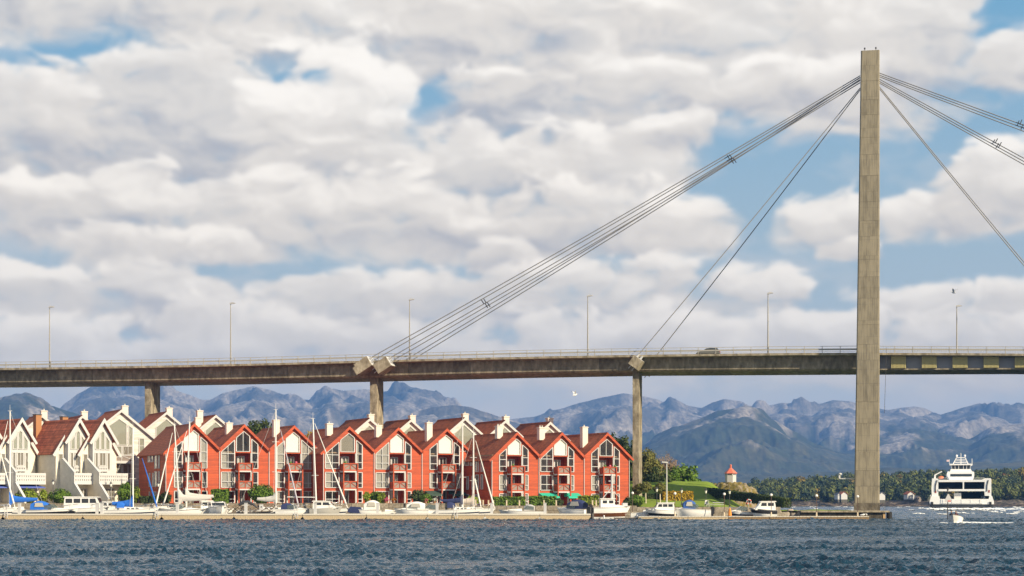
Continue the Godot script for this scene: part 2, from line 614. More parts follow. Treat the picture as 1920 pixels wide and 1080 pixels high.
func concrete(key: String, tone: float, seed_is: int) -> StandardMaterial3D:
	if materials.has(key):
		return materials[key]
	var m := mat(key, 0.40 * tone, 0.35 * tone, 0.26 * tone, 0.9)
	grainy(m, noise_texture(0.012, Color(0.60, 0.58, 0.55), Color(1, 1, 1), seed_is, 6, 512, 0.48, 0.34), Vector3(0.13, 0.06, 0.13))
	m.normal_enabled = true
	m.normal_texture = bump_texture(0.05, seed_is, 2.0)
	return m

# concrete cast against boards: upright board marks, rain streaks, a fine grain
func formed(key: String, tone: float, seed_is: int) -> StandardMaterial3D:
	if materials.has(key):
		return materials[key]
	var im := Image.create(256, 256, false, Image.FORMAT_RGB8)
	var r := RandomNumberGenerator.new()
	r.seed = seed_is
	var f := FastNoiseLite.new()
	f.seed = seed_is
	f.frequency = 0.03
	f.fractal_octaves = 5
	var g := FastNoiseLite.new()
	g.seed = seed_is + 9
	g.frequency = 0.012
	g.fractal_octaves = 4
	for c in 32:
		var board := r.randf_range(0.88, 1.0)
		for x in 8:
			for y in 256:
				var px := c * 8 + x
				var v := board + f.get_noise_2d(px * 3.0, y * 0.35) * 0.16 + g.get_noise_2d(px, y) * 0.14 + r.randf_range(-0.04, 0.04)
				if x == 0:
					v *= 0.86
				if y % 64 == 0:
					v *= 0.86
				im.set_pixel(px, y, Color(v, v, v))
	var m := mat(key, 0.285 * tone, 0.248 * tone, 0.175 * tone, 0.9)
	grainy(m, ImageTexture.create_from_image(im), Vector3(0.19, 0.10, 0.19), false)
	return m

# the pylon's two legs lean together: front face of a leg at a share of the height
func lean(leg: int, t: float) -> float:
	return 3.5 - 10.1 * t if leg == 0 else -20.1 + 10.1 * t

func make_bridge() -> void:
	for q in [[-420, 694], [0, 690], [270, 686], [480, 681.5], [700, 675.5], [960, 669], [1200, 665], [1440, 662], [1600, 661], [1920, 662.5], [2300, 669]]:
		var p := on_bridge(q[0], q[1], -3.2)
		deck_top.append([p.x, p.y])
	for q in [[-420, 722], [0, 719.5], [270, 716.3], [480, 712.5], [700, 707.5], [960, 701], [1200, 696.5], [1440, 695], [1600, 694], [1920, 692.5], [2300, 696]]:
		var p := on_bridge(q[0], q[1], -4.6)
		deck_low.append([p.x, p.y])
	var root := thing("cable_stayed_bridge", "grey concrete cable-stayed bridge with a tall slab pylon crossing above the houses", "bridge", PYLON, -BRIDGE_TURN)
	var tones := [concrete("concrete_warm", 0.95, 31), concrete("concrete_dark", 0.72, 32), concrete("concrete_pale", 1.08, 33)]
	# pylon: two legs cast in lifts, with a real joint between the lifts and chamfered corners
	var top := 72.4
	for leg in 2:
		var y := 1.2
		var k := 0
		var core := shape()
		while y < top - 0.01:
			var y2 := minf(top, y + [3.6, 2.4, 3.0, 4.1, 3.3, 2.7][k % 6])
			if top - y2 < 1.0:
				y2 = top
			var s := shape()
			var ring := []
			for yy in [y + 0.025, y2]:
				var t: float = (yy - 1.2) / (top - 1.2)
				var l := lerpf(-1.94, -0.98, t)
				var r := lerpf(1.80, 1.86, t)
				var c := 0.16
				var d0 := lean(leg, t)
				ring.append([Vector3(l + c, yy, d0), Vector3(r - c, yy, d0), Vector3(r, yy, d0 - c), Vector3(r, yy, d0 - 2.8 + c), Vector3(r - c, yy, d0 - 2.8), Vector3(l + c, yy, d0 - 2.8), Vector3(l, yy, d0 - 2.8 + c), Vector3(l, yy, d0 - c)])
			for j in 8:
				s.quad(ring[0][j], ring[1][j], ring[1][(j + 1) % 8], ring[0][(j + 1) % 8])
			for j in range(1, 7):
				s.tri(ring[1][0], ring[1][j + 1], ring[1][j])
				s.tri(ring[0][0], ring[0][j], ring[0][j + 1])
			make("pylon_lift", s, [formed("pylon_a", 0.95, 34), formed("pylon_b", 1.0, 35), formed("pylon_c", 0.9, 36)][(k * 5 + k / 3) % 3], root)
			# the joint: a slightly smaller core
			var t0 := (y - 1.2) / (top - 1.2)
			var d1 := lean(leg, t0)
			core.span(Vector3(lerpf(-1.94, -0.98, t0) + 0.05, y - 0.02, d1 - 2.75), Vector3(1.77, y + 0.045, d1 - 0.05))
			y = y2
			k += 1
		make("pylon_joint", core, tones[1], root).set_meta("kind", "stuff")
	# a darker, rougher plinth at the foot of each leg
	for leg in 2:
		var d := lean(leg, 0.0)
		make("plinth", shape().span(Vector3(-1.98, 0.6, d - 2.95), Vector3(1.86, 2.35, d + 0.06)), concrete("concrete_plinth", 0.52, 43), root)
	# warning lamps on the pylon top
	for x in [-0.4, 1.3]:
		var s := shape()
		s.rod(Vector3(x, 72.4, -8.0), Vector3(x, 72.95, -8.0), 0.04)
		s.ball(Vector3(x, 73.05, -8.0), Vector3(0.14, 0.18, 0.14), 8, 5)
		make("warning_lamp", s, mat("dark_metal", 0.05, 0.05, 0.055, 0.5), root)
	# a navigation light on an arm beside the leg
	var arm := shape()
	arm.bar(Vector3(-1.9, 6.0, 1.9), Vector3(-4.2, 6.0, 1.9), 0.12, 0.14)
	make("light_arm", arm, mat("white_paint", 0.78, 0.77, 0.74, 0.45), root)
	var nav := shape()
	nav.rod(Vector3(-4.15, 6.05, 1.9), Vector3(-4.15, 6.5, 1.9), 0.16)
	nav.ball(Vector3(-4.0, 6.68, 1.9), Vector3(0.26, 0.2, 0.2), 8, 5)
	make("navigation_light", nav, mat("white_paint"), root)
	# hanging cable beside the pylon
	var hang := shape()
	hang.rod(Vector3(2.55, 16.0, -2.6), Vector3(2.85, 26.0, -2.6), 0.03, -1, 5)
	make("hanging_cable", hang, mat("dark_metal"), root)
	# girder of cast segments, left of the pylon
	var s0 := -172.0
	var k := 0
	while s0 < 1.4:
		var s1: float = minf(1.6, s0 + [3.4, 2.9, 3.7, 3.2, 4.0][k % 5])
		var g := shape()
		var ends := []
		for s in [s0, s1 - 0.035]:
			var low := profile(deck_low, s)
			var high := profile(deck_top, s) - 0.42
			ends.append([Vector3(s, high, -4.5), Vector3(s, low + 0.25, -4.6), Vector3(s, low, -4.85), Vector3(s, low, -14.6), Vector3(s, high, -14.9)])
		for j in 4:
			g.quad(ends[0][j + 1], ends[0][j], ends[1][j], ends[1][j + 1])
		for e in [0, 1]:
			for j in range(1, 4):
				if e == 0:
					g.tri(ends[e][0], ends[e][j + 1], ends[e][j])
				else:
					g.tri(ends[e][0], ends[e][j], ends[e][j + 1])
		make("girder_segment", g, tones[[0, 1, 0, 2, 0, 1, 2][(k * 5) % 7]] if k % 3 else concrete("concrete_stained", 0.8, 37), root)
		s0 = s1
		k += 1
	# the joint filler inside the girder (keeps daylight out of the gaps)
	var fill := shape()
	for j in deck_low.size() - 1:
		if deck_low[j][0] < 0.0:
			var a: float = deck_low[j][0]
			var b: float = minf(1.0, deck_low[j + 1][0])
			var ya: float = profile(deck_low, a)
			var yb: float = profile(deck_low, b)
			fill.quad(Vector3(a, ya + 0.3, -4.66), Vector3(a, ya + 2.4, -4.62), Vector3(b, yb + 2.4, -4.62), Vector3(b, yb + 0.3, -4.66))
	make("girder_joint", fill, tones[1], root)
	# slab in lengths
	s0 = -172.0
	k = 0
	while s0 < 124.0:
		var s1 := minf(124.0, s0 + 12.4)
		var g := shape()
		var e := []
		for s in [s0, s1 - 0.03]:
			var y := profile(deck_top, s)
			e.append([Vector3(s, y, -3.2), Vector3(s, y - 0.34, -3.22), Vector3(s, y - 0.44, -4.7), Vector3(s, y - 0.44, -14.8), Vector3(s, y - 0.34, -16.2), Vector3(s, y, -16.2), Vector3(s, y, -15.7), Vector3(s, y - 0.2, -15.7), Vector3(s, y - 0.2, -3.7), Vector3(s, y, -3.7)])
		for j in 10:
			g.quad(e[0][(j + 1) % 10], e[0][j], e[1][j], e[1][(j + 1) % 10])
		make("deck_slab", g, concrete("concrete_edge", 1.12, 36), root)
		s0 = s1
		k += 1
	# steel box of the main span, right of the pylon, with wind fairings
	var steel := mat("steel_grey_blue", 0.27, 0.28, 0.32, 0.55)
	var box := shape()
	var rear := shape()
	var flange := shape()
	for j in 12:
		var a := 1.7 + j * 10.2
		var b := a + 10.2
		box.quad(Vector3(a, profile(deck_low, a) + 0.2, -5.0), Vector3(a, profile(deck_top, a) - 0.4, -5.0), Vector3(b, profile(deck_top, b) - 0.4, -5.0), Vector3(b, profile(deck_low, b) + 0.2, -5.0))
		rear.quad(Vector3(b, profile(deck_low, b) + 0.2, -14.5), Vector3(b, profile(deck_top, b) - 0.4, -14.5), Vector3(a, profile(deck_top, a) - 0.4, -14.5), Vector3(a, profile(deck_low, a) + 0.2, -14.5))
		flange.quad(Vector3(a, profile(deck_low, a), -14.9), Vector3(a, profile(deck_low, a), -4.5), Vector3(b, profile(deck_low, b), -4.5), Vector3(b, profile(deck_low, b), -14.9))
		flange.quad(Vector3(a, profile(deck_low, a), -4.5), Vector3(a, profile(deck_low, a) + 0.2, -4.5), Vector3(b, profile(deck_low, b) + 0.2, -4.5), Vector3(b, profile(deck_low, b), -4.5))
		flange.quad(Vector3(a, profile(deck_low, a) + 0.2, -4.5), Vector3(a, profile(deck_low, a) + 0.2, -5.0), Vector3(b, profile(deck_low, b) + 0.2, -5.0), Vector3(b, profile(deck_low, b) + 0.2, -4.5))
	make("steel_web", box, steel, root)
	make("steel_web", rear, steel, root)
	make("steel_flange", flange, concrete("concrete_warm", 0.95, 31), root)
	var ochre := mat("ochre_sheet", 0.50, 0.44, 0.20, 0.5)
	for j in 24:
		var x := on_bridge(1671.0, 680.0, -4.4).x + j * 4.57
		var g := shape()
		var y1 := profile(deck_top, x) - 0.36
		var y0 := profile(deck_low, x) + 0.22
		g.span(Vector3(x, y0, -5.0), Vector3(x + 2.2, y1, -4.32))
		for r in 11:
			var rx := x + 0.02 + r * 0.2
			g.slab([Vector2(rx, y0 + 0.02), Vector2(rx + 0.12, y0 + 0.02), Vector2(rx + 0.12, y1 - 0.01), Vector2(rx, y1 - 0.01)], -4.32, -4.22)
		make("fairing_panel", g, ochre, root)
	# piers: a blade with a groove down its side
	for q in [[277.0, 5.2, 1.05], [700.0, 2.0, 1.15], [1192.0, 2.0, 1.0]]:
		var p := on_bridge(q[0], 700.0, -5.6)
		var high := profile(deck_low, p.x) + 0.05
		var g := shape()
		var h: float = q[2] * 0.5
		g.slab([Vector2(-h, 5.6), Vector2(h, 5.6), Vector2(h, 7.0), Vector2(h - 0.18, 7.1), Vector2(h - 0.18, 7.5), Vector2(h, 7.6), Vector2(h, 9.6), Vector2(-h, 9.6)], 0.0, high, Transform3D(Basis(Vector3(1, 0, 0), Vector3(0, 0, -1), Vector3(0, 1, 0)), Vector3(p.x, 0.0, 0.0)))
		make("pier", g, concrete("concrete_pier", 0.98, 38), root)
		var cap := shape()
		cap.span(Vector3(p.x - h - 0.5, high - 0.02, -9.4), Vector3(p.x - h - 0.08, high + 0.2, -5.8))
		make("pier_bearing", cap, tones[1], root)
		cap = shape()
		cap.span(Vector3(p.x + h + 0.08, high - 0.02, -9.4), Vector3(p.x + h + 0.5, high + 0.2, -5.8))
		make("pier_bearing", cap, tones[1], root)
		var seams := shape()
		var yy := 5.0
		while yy < high - 1.5:
			seams.span(Vector3(p.x - h - 0.006, yy, -9.55), Vector3(p.x + h - 0.1, yy + 0.05, -5.594))
			yy += 3.4
		make("pier_joint", seams, tones[1], root).set_meta("kind", "stuff")
	# anchor boxes on the girder's side, each with two tubes where the cables enter
	var anchors := {}
	for a in [[680.0, 684.0, 0.56, 0], [716.0, 684.5, 0.56, 1], [1191.0, 679.0, 0.93, 2]]:
		for side in 2:
			var p := on_bridge(a[0], a[1], -1.2)
			if side == 1:
				p.z = -18.1
			var tilt := Basis(Vector3.BACK, a[2])
			var g := shape()
			var size := Vector3(2.5, 1.75, 3.4) if a[3] < 2 else Vector3(1.6, 1.6, 3.4)
			g.box(p + Vector3(0, 0, -1.7 if side == 0 else 1.7), size, tilt)
			if a[3] == 0:
				g.box(p + tilt * Vector3(-0.9, -0.18, -1.7 if side == 0 else 1.7), Vector3(1.6, 1.3, 3.38), tilt)
			make("anchor_block", g, concrete("concrete_block", 1.18, 40), root)
			var bright := shape()
			bright.box(p + tilt * Vector3(size.x * 0.5 + 0.02, 0, -1.7 if side == 0 else 1.7), Vector3(0.06, size.y * 0.96, 3.2), tilt)
			make("anchor_plate", bright, mat("white_paint"), root)
			for t in 2:
				var off: float = 0.34 - 0.62 * t
				var tb := shape()
				var dz: float = -0.5 if side == 0 else 0.5
				tb.rod(p + tilt * Vector3(size.x * 0.5, off, dz), p + tilt * Vector3(size.x * 0.5 + 0.62, off, dz), 0.2, 0.16, 10)
				tb.rod(p + tilt * Vector3(-size.x * 0.5, off, dz), p + tilt * Vector3(-size.x * 0.5 - 0.6, off, dz), 0.07, -1, 6)
				make("anchor_tube", tb, mat("white_paint"), root)
				anchors["%d%d%d" % [a[3], side, t]] = p + tilt * Vector3(size.x * 0.5 + 0.5, off, dz)
	# stay cables
	var stay := mat("cable_steel", 0.22, 0.22, 0.23, 0.45)
	var strands := []
	var heads := [[0, 142.0], [1, 147.0]]
	for side in 2:
		for a in [0, 1, 2]:
			if side == 1 and a == 1:
				continue
			for t in (2 if a < 2 else 1):
				var head := on_bridge(1612.0, [142.0, 151.0, 165.0][a] + t * 4.0 + side * 3.0, -7.8 if side == 0 else -11.6)
				head.x = -1.1
				strands.append([anchors["%d%d%d" % [a, side, t]], head])
	for side in 2:
		for a in [[0, 136.7, 1920.0, 231.0, 118.0], [1, 140.5, 1920.0, 236.5, 118.0], [3, 148.0, 1920.0, 293.0, 78.0], [4, 152.0, 1920.0, 299.0, 78.0], [7, 162.0, 1920.0, 489.0, 36.0]]:
			if side == 1 and a[0] % 3 != 1:
				continue
			var ends_at: float = lerpf(-7.8, -1.6, 22.0 / a[4])
			var p := on_bridge(1651.0, a[1] + side * 3.0, -7.8 if side == 0 else -11.6)
			var q := on_bridge(a[2], a[3] + side * 6.0, ends_at if side == 0 else -19.4 - ends_at)
			p.x = 1.8
			var far: float = (profile(deck_top, a[4]) - p.y) / ((q.y - p.y) / (q.x - p.x))
			var end := p + (q - p) * (far / (q.x - p.x))
			strands.append([end, p])
	for q in strands:
		# a slight sag
		var pts := []
		for k2 in 13:
			var t := k2 / 12.0
			var w: Vector3 = q[0].lerp(q[1], t)
			w.y -= sin(t * PI) * q[0].distance_to(q[1]) * 0.0045
			pts.append(w)
		make("stay_cable", shape().tube(pts, [0.08], 6), stay, root)
	# clamps that hold strands together
	for q in [[905.0, 566.0, 0.56, -3.0], [1366.0, 295.5, 0.56, -6.0], [1909.0, 231.0, -0.35, -6.6], [1863.0, 266.0, -0.5, -6.2]]:
		var g := shape()
		for j in 2:
			var p := on_bridge(q[0] + j * 7.0, q[1] + j * 7.0, q[3])
			g.box(p, Vector3(0.13, 0.8, 0.3), Basis(Vector3.BACK, q[2]))
			g.box(p + Vector3(0.4, 0.12, 0), Vector3(0.13, 0.8, 0.3), Basis(Vector3.BACK, q[2]))
		make("cable_clamp", g, mat("dark_metal"), root)
	# railings along both edges
	var rail_metal := mat("galvanised_rail", 0.36, 0.34, 0.30, 0.5)
	var post_mesh := shape().span(Vector3(-0.05, 0, -0.06), Vector3(0.05, 1.0, 0.06)).mesh()
	for side in 2:
		var d := -3.36 if side == 0 else -16.05
		var x := -170.0
		while x < 123.0:
			put("railing_post", post_mesh, rail_metal, root, Transform3D(Basis.IDENTITY, Vector3(x, profile(deck_top, x), d)))
			x += 2.72 if side == 0 else 5.44
		for h in [[1.0, 0.07, 0.07], [0.52, 0.05, 0.26], [0.2, 0.04, 0.05]]:
			var g := shape()
			for j in deck_top.size() - 1:
				var a: float = maxf(deck_top[j][0], -172.0)
				var b: float = minf(deck_top[j + 1][0], 124.0)
				if b > a:
					g.bar(Vector3(a, profile(deck_top, a) + h[0], d), Vector3(b, profile(deck_top, b) + h[0], d), h[1], h[2])
			make("guard_rail" if h[2] > 0.1 else "hand_rail", g, rail_metal, root)
		# thin bars of the parapet over the main span
		if side == 0:
			var bars := shape()
			for j in 260:
				var bx := 2.4 + j * 0.36
				bars.box(Vector3(bx, profile(deck_top, bx) + 0.55, d - 0.04), Vector3(0.03, 0.86, 0.03))
			make("parapet_bars", bars, rail_metal, root).set_meta("kind", "stuff")
	# lamp posts stand on the deck
	var first: Node3D
	var where := ["over the red and white houses' boundary", "next to the tall pier behind the first red house", "beside the anchor blocks", "between the anchor blocks and the single anchor block", "beside the dark car", "on the steel main span"]
	var n := 0
	for q in [[93.0, 574.0], [432.5, 567.0], [768.0, 560.0], [1102.0, 553.0], [1440.0, 548.0], [1794.0, 572.0]]:
		var back: bool = n == 5
		var p := on_bridge(q[0], 660.0, -3.5 if not back else -15.9)
		p.y = profile(deck_top, p.x)
		var tall := on_bridge(q[0], q[1], p.z).y - p.y
		var label: String = ["slim bridge lamp post farthest from the pylon along the railing", "slim bridge lamp post between the first pier and the far end", "slim bridge lamp post crossed by the stay cables above the anchor blocks", "slim bridge lamp post midway between the two anchored piers", "slim bridge lamp post between the dark car and the pylon", "slim pale bridge lamp post on the main span with ochre panels"][n]
		var o := thing("bridge_lamp_post", label, "street lamp", bridge_world(p), -BRIDGE_TURN, "lamp posts along the bridge")
		make("pole", shape().rod(Vector3.ZERO, Vector3(0, tall - 0.2, 0), 0.12, 0.06, 8), mat("lamp_pole", 0.33, 0.31, 0.27, 0.5), o)
		var head := shape()
		head.slab([Vector2(-0.12, 0.0), Vector2(0.75, 0.12), Vector2(0.8, 0.22), Vector2(0.3, 0.34), Vector2(-0.12, 0.2)], -0.18, 0.18)
		make("lamp_head", head, mat("white_paint"), o, Transform3D(Basis.IDENTITY, Vector3(0, tall - 0.3, 0)))
		n += 1
	# the car, driving left
	var cp := on_bridge(1328.0, 660.0, -6.0)
	cp.y = profile(deck_top, cp.x) - 0.196
	var car := thing("car", "dark grey-green estate car driving over the bridge near the pylon", "car", bridge_world(cp), -BRIDGE_TURN)
	car.scale = Vector3.ONE * 0.84
	var paint := mat("car_paint", 0.035, 0.045, 0.045, 0.25, 0.3)
	paint.clearcoat_enabled = true
	var body := shape()
	body.slab([Vector2(-2.15, 0.35), Vector2(2.1, 0.32), Vector2(2.2, 0.6), Vector2(2.15, 0.98), Vector2(1.0, 1.02), Vector2(-0.95, 0.98), Vector2(-2.05, 0.78), Vector2(-2.2, 0.55)], -0.85, 0.85)
	make("body", body, paint, car)
	make("roof", shape().slab([Vector2(-0.35, 1.46), Vector2(1.75, 1.44), Vector2(1.65, 1.52), Vector2(0.3, 1.55)], -0.66, 0.66), paint, car)
	for q in [[-1.0, -0.92, -0.25, -0.35], [0.62, 0.72, 0.72, 0.62], [2.0, 2.12, 1.76, 1.64]]:
		make("pillar", shape().slab([Vector2(q[0], 0.98), Vector2(q[1], 0.98), Vector2(q[2], 1.47), Vector2(q[3], 1.47)], 0.62, 0.74), paint, car)
	var glass := mat("car_glass", 0.03, 0.04, 0.045, 0.06)
	make("window", shape().slab([Vector2(-0.92, 0.99), Vector2(2.06, 1.0), Vector2(1.7, 1.45), Vector2(-0.3, 1.45)], -0.66, 0.66), glass, car)
	for x in [-1.35, 1.35]:
		for z in [-0.78, 0.78]:
			var w := make("wheel", shape().rod(Vector3(x, 0.32, z - 0.1), Vector3(x, 0.32, z + 0.1), 0.32, -1, 14), mat("tyre", 0.012, 0.012, 0.012, 0.8), car)
			make("rim", shape().rod(Vector3(x, 0.32, z + (0.1 if z > 0 else -0.12)), Vector3(x, 0.32, z + (0.12 if z > 0 else -0.1)), 0.2, -1, 12), mat("bright_metal", 0.5, 0.5, 0.5, 0.3, 0.9), w)
	make("tail_light", shape().box(Vector3(2.19, 0.82, 0.66), Vector3(0.08, 0.18, 0.3)), mat("red_lens", 0.5, 0.01, 0.01, 0.3), car)
	make("tail_light", shape().box(Vector3(2.19, 0.82, -0.66), Vector3(0.08, 0.18, 0.3)), mat("red_lens"), car)

# ------------------------------------------------------------------ houses
const HOUSE_TURN := 0.47
const GROUND := 2.2

func tile_texture() -> Texture2D:
	if materials.has("_tiles"):
		return materials["_tiles"]
	var im := Image.create(128, 128, false, Image.FORMAT_RGB8)
	var r := RandomNumberGenerator.new()
	r.seed = 9
	for row in 8:
		for c in 8:
			var tone := r.randf_range(0.72, 1.0)
			for y in 16:
				for x in 16:
					var k := tone
					if y < 2:
						k *= 0.55
					if x < 3:
						k *= 0.6
					im.set_pixel(c * 16 + x, row * 16 + y, Color(k, k, k))
	materials["_tiles"] = ImageTexture.create_from_image(im)
	return materials["_tiles"]

func cladding(key: String, r: float, g: float, b: float) -> StandardMaterial3D:
	if materials.has(key):
		return materials[key]
	var m := mat(key, r, g, b, 0.65)
	grainy(m, board_texture(), Vector3(0.16, 0.27, 0.16))
	return m

# painted boards laid level: each of its own tone, joints between, a little weathering
func board_texture() -> Texture2D:
	if materials.has("_boards"):
		return materials["_boards"]
	var im := Image.create(256, 256, false, Image.FORMAT_RGB8)
	var r := RandomNumberGenerator.new()
	r.seed = 29
	var f := FastNoiseLite.new()
	f.seed = 31
	f.frequency = 0.02
	f.fractal_octaves = 4
	for row in 16:
		var tone := r.randf_range(0.84, 0.98)
		var joint := r.randi() % 256
		for y in 16:
			for x in 256:
				var k := tone + f.get_noise_2d(x, (row * 16 + y) * 2.2) * 0.12
				if y < 2:
					k *= 0.72
				if absi(x - joint) < 1:
					k *= 0.8
				im.set_pixel(x, row * 16 + y, Color(k, k, k))
	materials["_boards"] = ImageTexture.create_from_image(im)
	return materials["_boards"]

func roofing(key: String, r: float, g: float, b: float, pitch: float) -> StandardMaterial3D:
	if materials.has(key):
		return materials[key]
	var m := mat(key, r, g, b, 0.8)
	grainy(m, tile_texture(), Vector3.ONE * pitch, false)
	return m

func glass_pane() -> StandardMaterial3D:
	var m := mat("window_glass", 0.1, 0.11, 0.11, 0.04)
	m.transparency = BaseMaterial3D.TRANSPARENCY_ALPHA
	m.albedo_color.a = 0.03
	return m

func behind_glass(fill: String) -> StandardMaterial3D:
	match fill:
		"blind": return mat("pale_blind", 0.78, 0.77, 0.69, 0.85)
		"curtain": return mat("grey_curtain", 0.20, 0.185, 0.15, 0.9)
		"green": return mat("green_grey_blind", 0.27, 0.28, 0.23, 0.9)
	return mat("net_curtain", 0.30, 0.29, 0.26, 0.9)

# a window on a wall that faces +z: corners counter-clockwise from the lower left, glazing bars across and upright as shares
func window(parent: Node3D, corners: Array, z: float, fill: String, uprights := [], across := [], wide := 0.09, open := false) -> void:
	var white := mat("white_paint", 0.78, 0.77, 0.74, 0.45)
	var f := shape()
	var mid := Vector2.ZERO
	for q in corners:
		mid += q / corners.size()
	for k in corners.size():
		var a: Vector2 = corners[k]
		var b: Vector2 = corners[(k + 1) % corners.size()]
		f.bar(Vector3(a.x, a.y, z + 0.05), Vector3(b.x, b.y, z + 0.05), 0.14, wide)
	var lo := Vector2(1e9, 1e9)
	var hi := -lo
	for q in corners:
		lo = lo.min(q)
		hi = hi.max(q)
	for t in uprights:
		var x := lerpf(lo.x, hi.x, t)
		f.box(Vector3(x, (lo.y + edge_height(corners, x)) * 0.5, z + 0.05), Vector3(wide * 0.85, edge_height(corners, x) - lo.y, 0.12))
	for t in across:
		f.box(Vector3((lo.x + hi.x) * 0.5, lerpf(lo.y, hi.y, t), z + 0.05), Vector3(hi.x - lo.x, wide, 0.118))
	var w := make("window", f, white, parent)
	make("pane", shape().slab(corners, z + 0.045, z + 0.055), glass_pane(), w)
	if fill == "dark" or fill == "sky":
		return          # the room behind is open to view
	if fill == "half":  # a curtain drawn to one side
		var x := lerpf(lo.x, hi.x, 0.42)
		make("curtain", shape().slab(rect(lo.x + 0.04, lo.y, x, minf(edge_height(corners, lo.x + 0.05), edge_height(corners, x))), z - 0.12, z - 0.08), behind_glass("net"), w)
		return
	make("curtain", shape().slab(corners, z - 0.12, z - 0.08) if open else shape().slab(corners, z + 0.002, z + 0.022), behind_glass(fill), w)

func edge_height(corners: Array, x: float) -> float:
	var best := -1e9
	for k in corners.size():
		var a: Vector2 = corners[k]
		var b: Vector2 = corners[(k + 1) % corners.size()]
		if absf(a.x - b.x) > 1e-4 and x >= minf(a.x, b.x) - 1e-4 and x <= maxf(a.x, b.x) + 1e-4:
			best = maxf(best, lerpf(a.y, b.y, (x - a.x) / (b.x - a.x)))
	return best

func rect(x0: float, y0: float, x1: float, y1: float) -> Array:
	return [Vector2(x0, y0), Vector2(x1, y0), Vector2(x1, y1), Vector2(x0, y1)]

# roof slope from the ridge down one side, as a real slab
func slope(ridge: Vector2, eave: Vector2, z0: float, z1: float, thick := 0.16) -> Shape:
	var d := (eave - ridge).normalized()
	var up := Vector2(-d.y, d.x)
	if up.y < 0.0:
		up = -up
	var out := [ridge, eave, eave + up * thick, ridge + Vector2(0, thick / maxf(0.2, up.y))]
	if eave.x > ridge.x:
		out.reverse()
	return shape().slab(out, z0, z1)

func chimney(parent: Node3D, p: Vector3, size: Vector3, material: Material, pots := 1) -> void:
	var c := make("chimney", shape().box(p + Vector3(0, size.y * 0.5, 0), size).box(p + Vector3(0, size.y - 0.1, 0), size * Vector3(1.18, 0, 1.18) + Vector3(0, 0.1, 0)), material, parent)
	for k in pots:
		make("chimney_pot", shape().rod(p + Vector3((k - (pots - 1) * 0.5) * 0.4, size.y, 0), p + Vector3((k - (pots - 1) * 0.5) * 0.4, size.y + 0.28, 0), 0.14, 0.12, 8), mat("grey_pot", 0.45, 0.43, 0.40, 0.7), c)

func balcony(h: Node3D, u0: float, u1: float, v: float, red: Material, white: Material, reach: float, flowers: int) -> void:
	var b := make("balcony", shape().span(Vector3(u0, v - 0.2, -1.25), Vector3(u1, v, reach)), white, h)
	make("side_panel", shape().span(Vector3(u0 + 0.01, v + 0.004, 0.02), Vector3(u0 + 0.09, v + 1.08, reach - 0.05)), red, b)
	make("side_panel", shape().span(Vector3(u1 - 0.09, v + 0.004, 0.02), Vector3(u1 - 0.01, v + 1.08, reach - 0.05)), red, b)
	var r := shape()
	r.bar(Vector3(u0 - 0.03, v + 1.1, reach - 0.04), Vector3(u1 + 0.03, v + 1.1, reach - 0.04), 0.12, 0.16)
	r.bar(Vector3(u0, v + 0.1, reach - 0.05), Vector3(u1, v + 0.1, reach - 0.05), 0.08, 0.2)
	var mid := (u0 + u1) * 0.5
	for x in [u0 + 0.06, mid, u1 - 0.06]:
		r.box(Vector3(x, v + 0.6, reach - 0.05), Vector3(0.1, 1.0, 0.075))
	for q in [[u0 + 0.06, 0.2, mid, 1.05], [mid, 1.05, u1 - 0.06, 0.2]]:
		r.bar(Vector3(q[0], v + q[1], reach - 0.055), Vector3(q[2], v + q[3], reach - 0.055), 0.05, 0.085)
	make("railing", r, red, b)
	make("railing_mesh", shape().span(Vector3(u0 + 0.1, v + 0.15, reach - 0.115), Vector3(u1 - 0.1, v + 1.02, reach - 0.105)), mat("grey_board", 0.24, 0.20, 0.18, 0.85), b)
	for k in flowers:
		make("flower_pot", shape().ball(Vector3(u0 + 0.4 + k * 0.9, v + 1.28, reach - 0.08), Vector3(0.22, 0.2, 0.2), 7, 5), mat("pot_flowers_pink" if k % 2 else "pot_green", 0.55 if k % 2 else 0.08, 0.10 if k % 2 else 0.16, 0.16 if k % 2 else 0.03, 0.9), b)

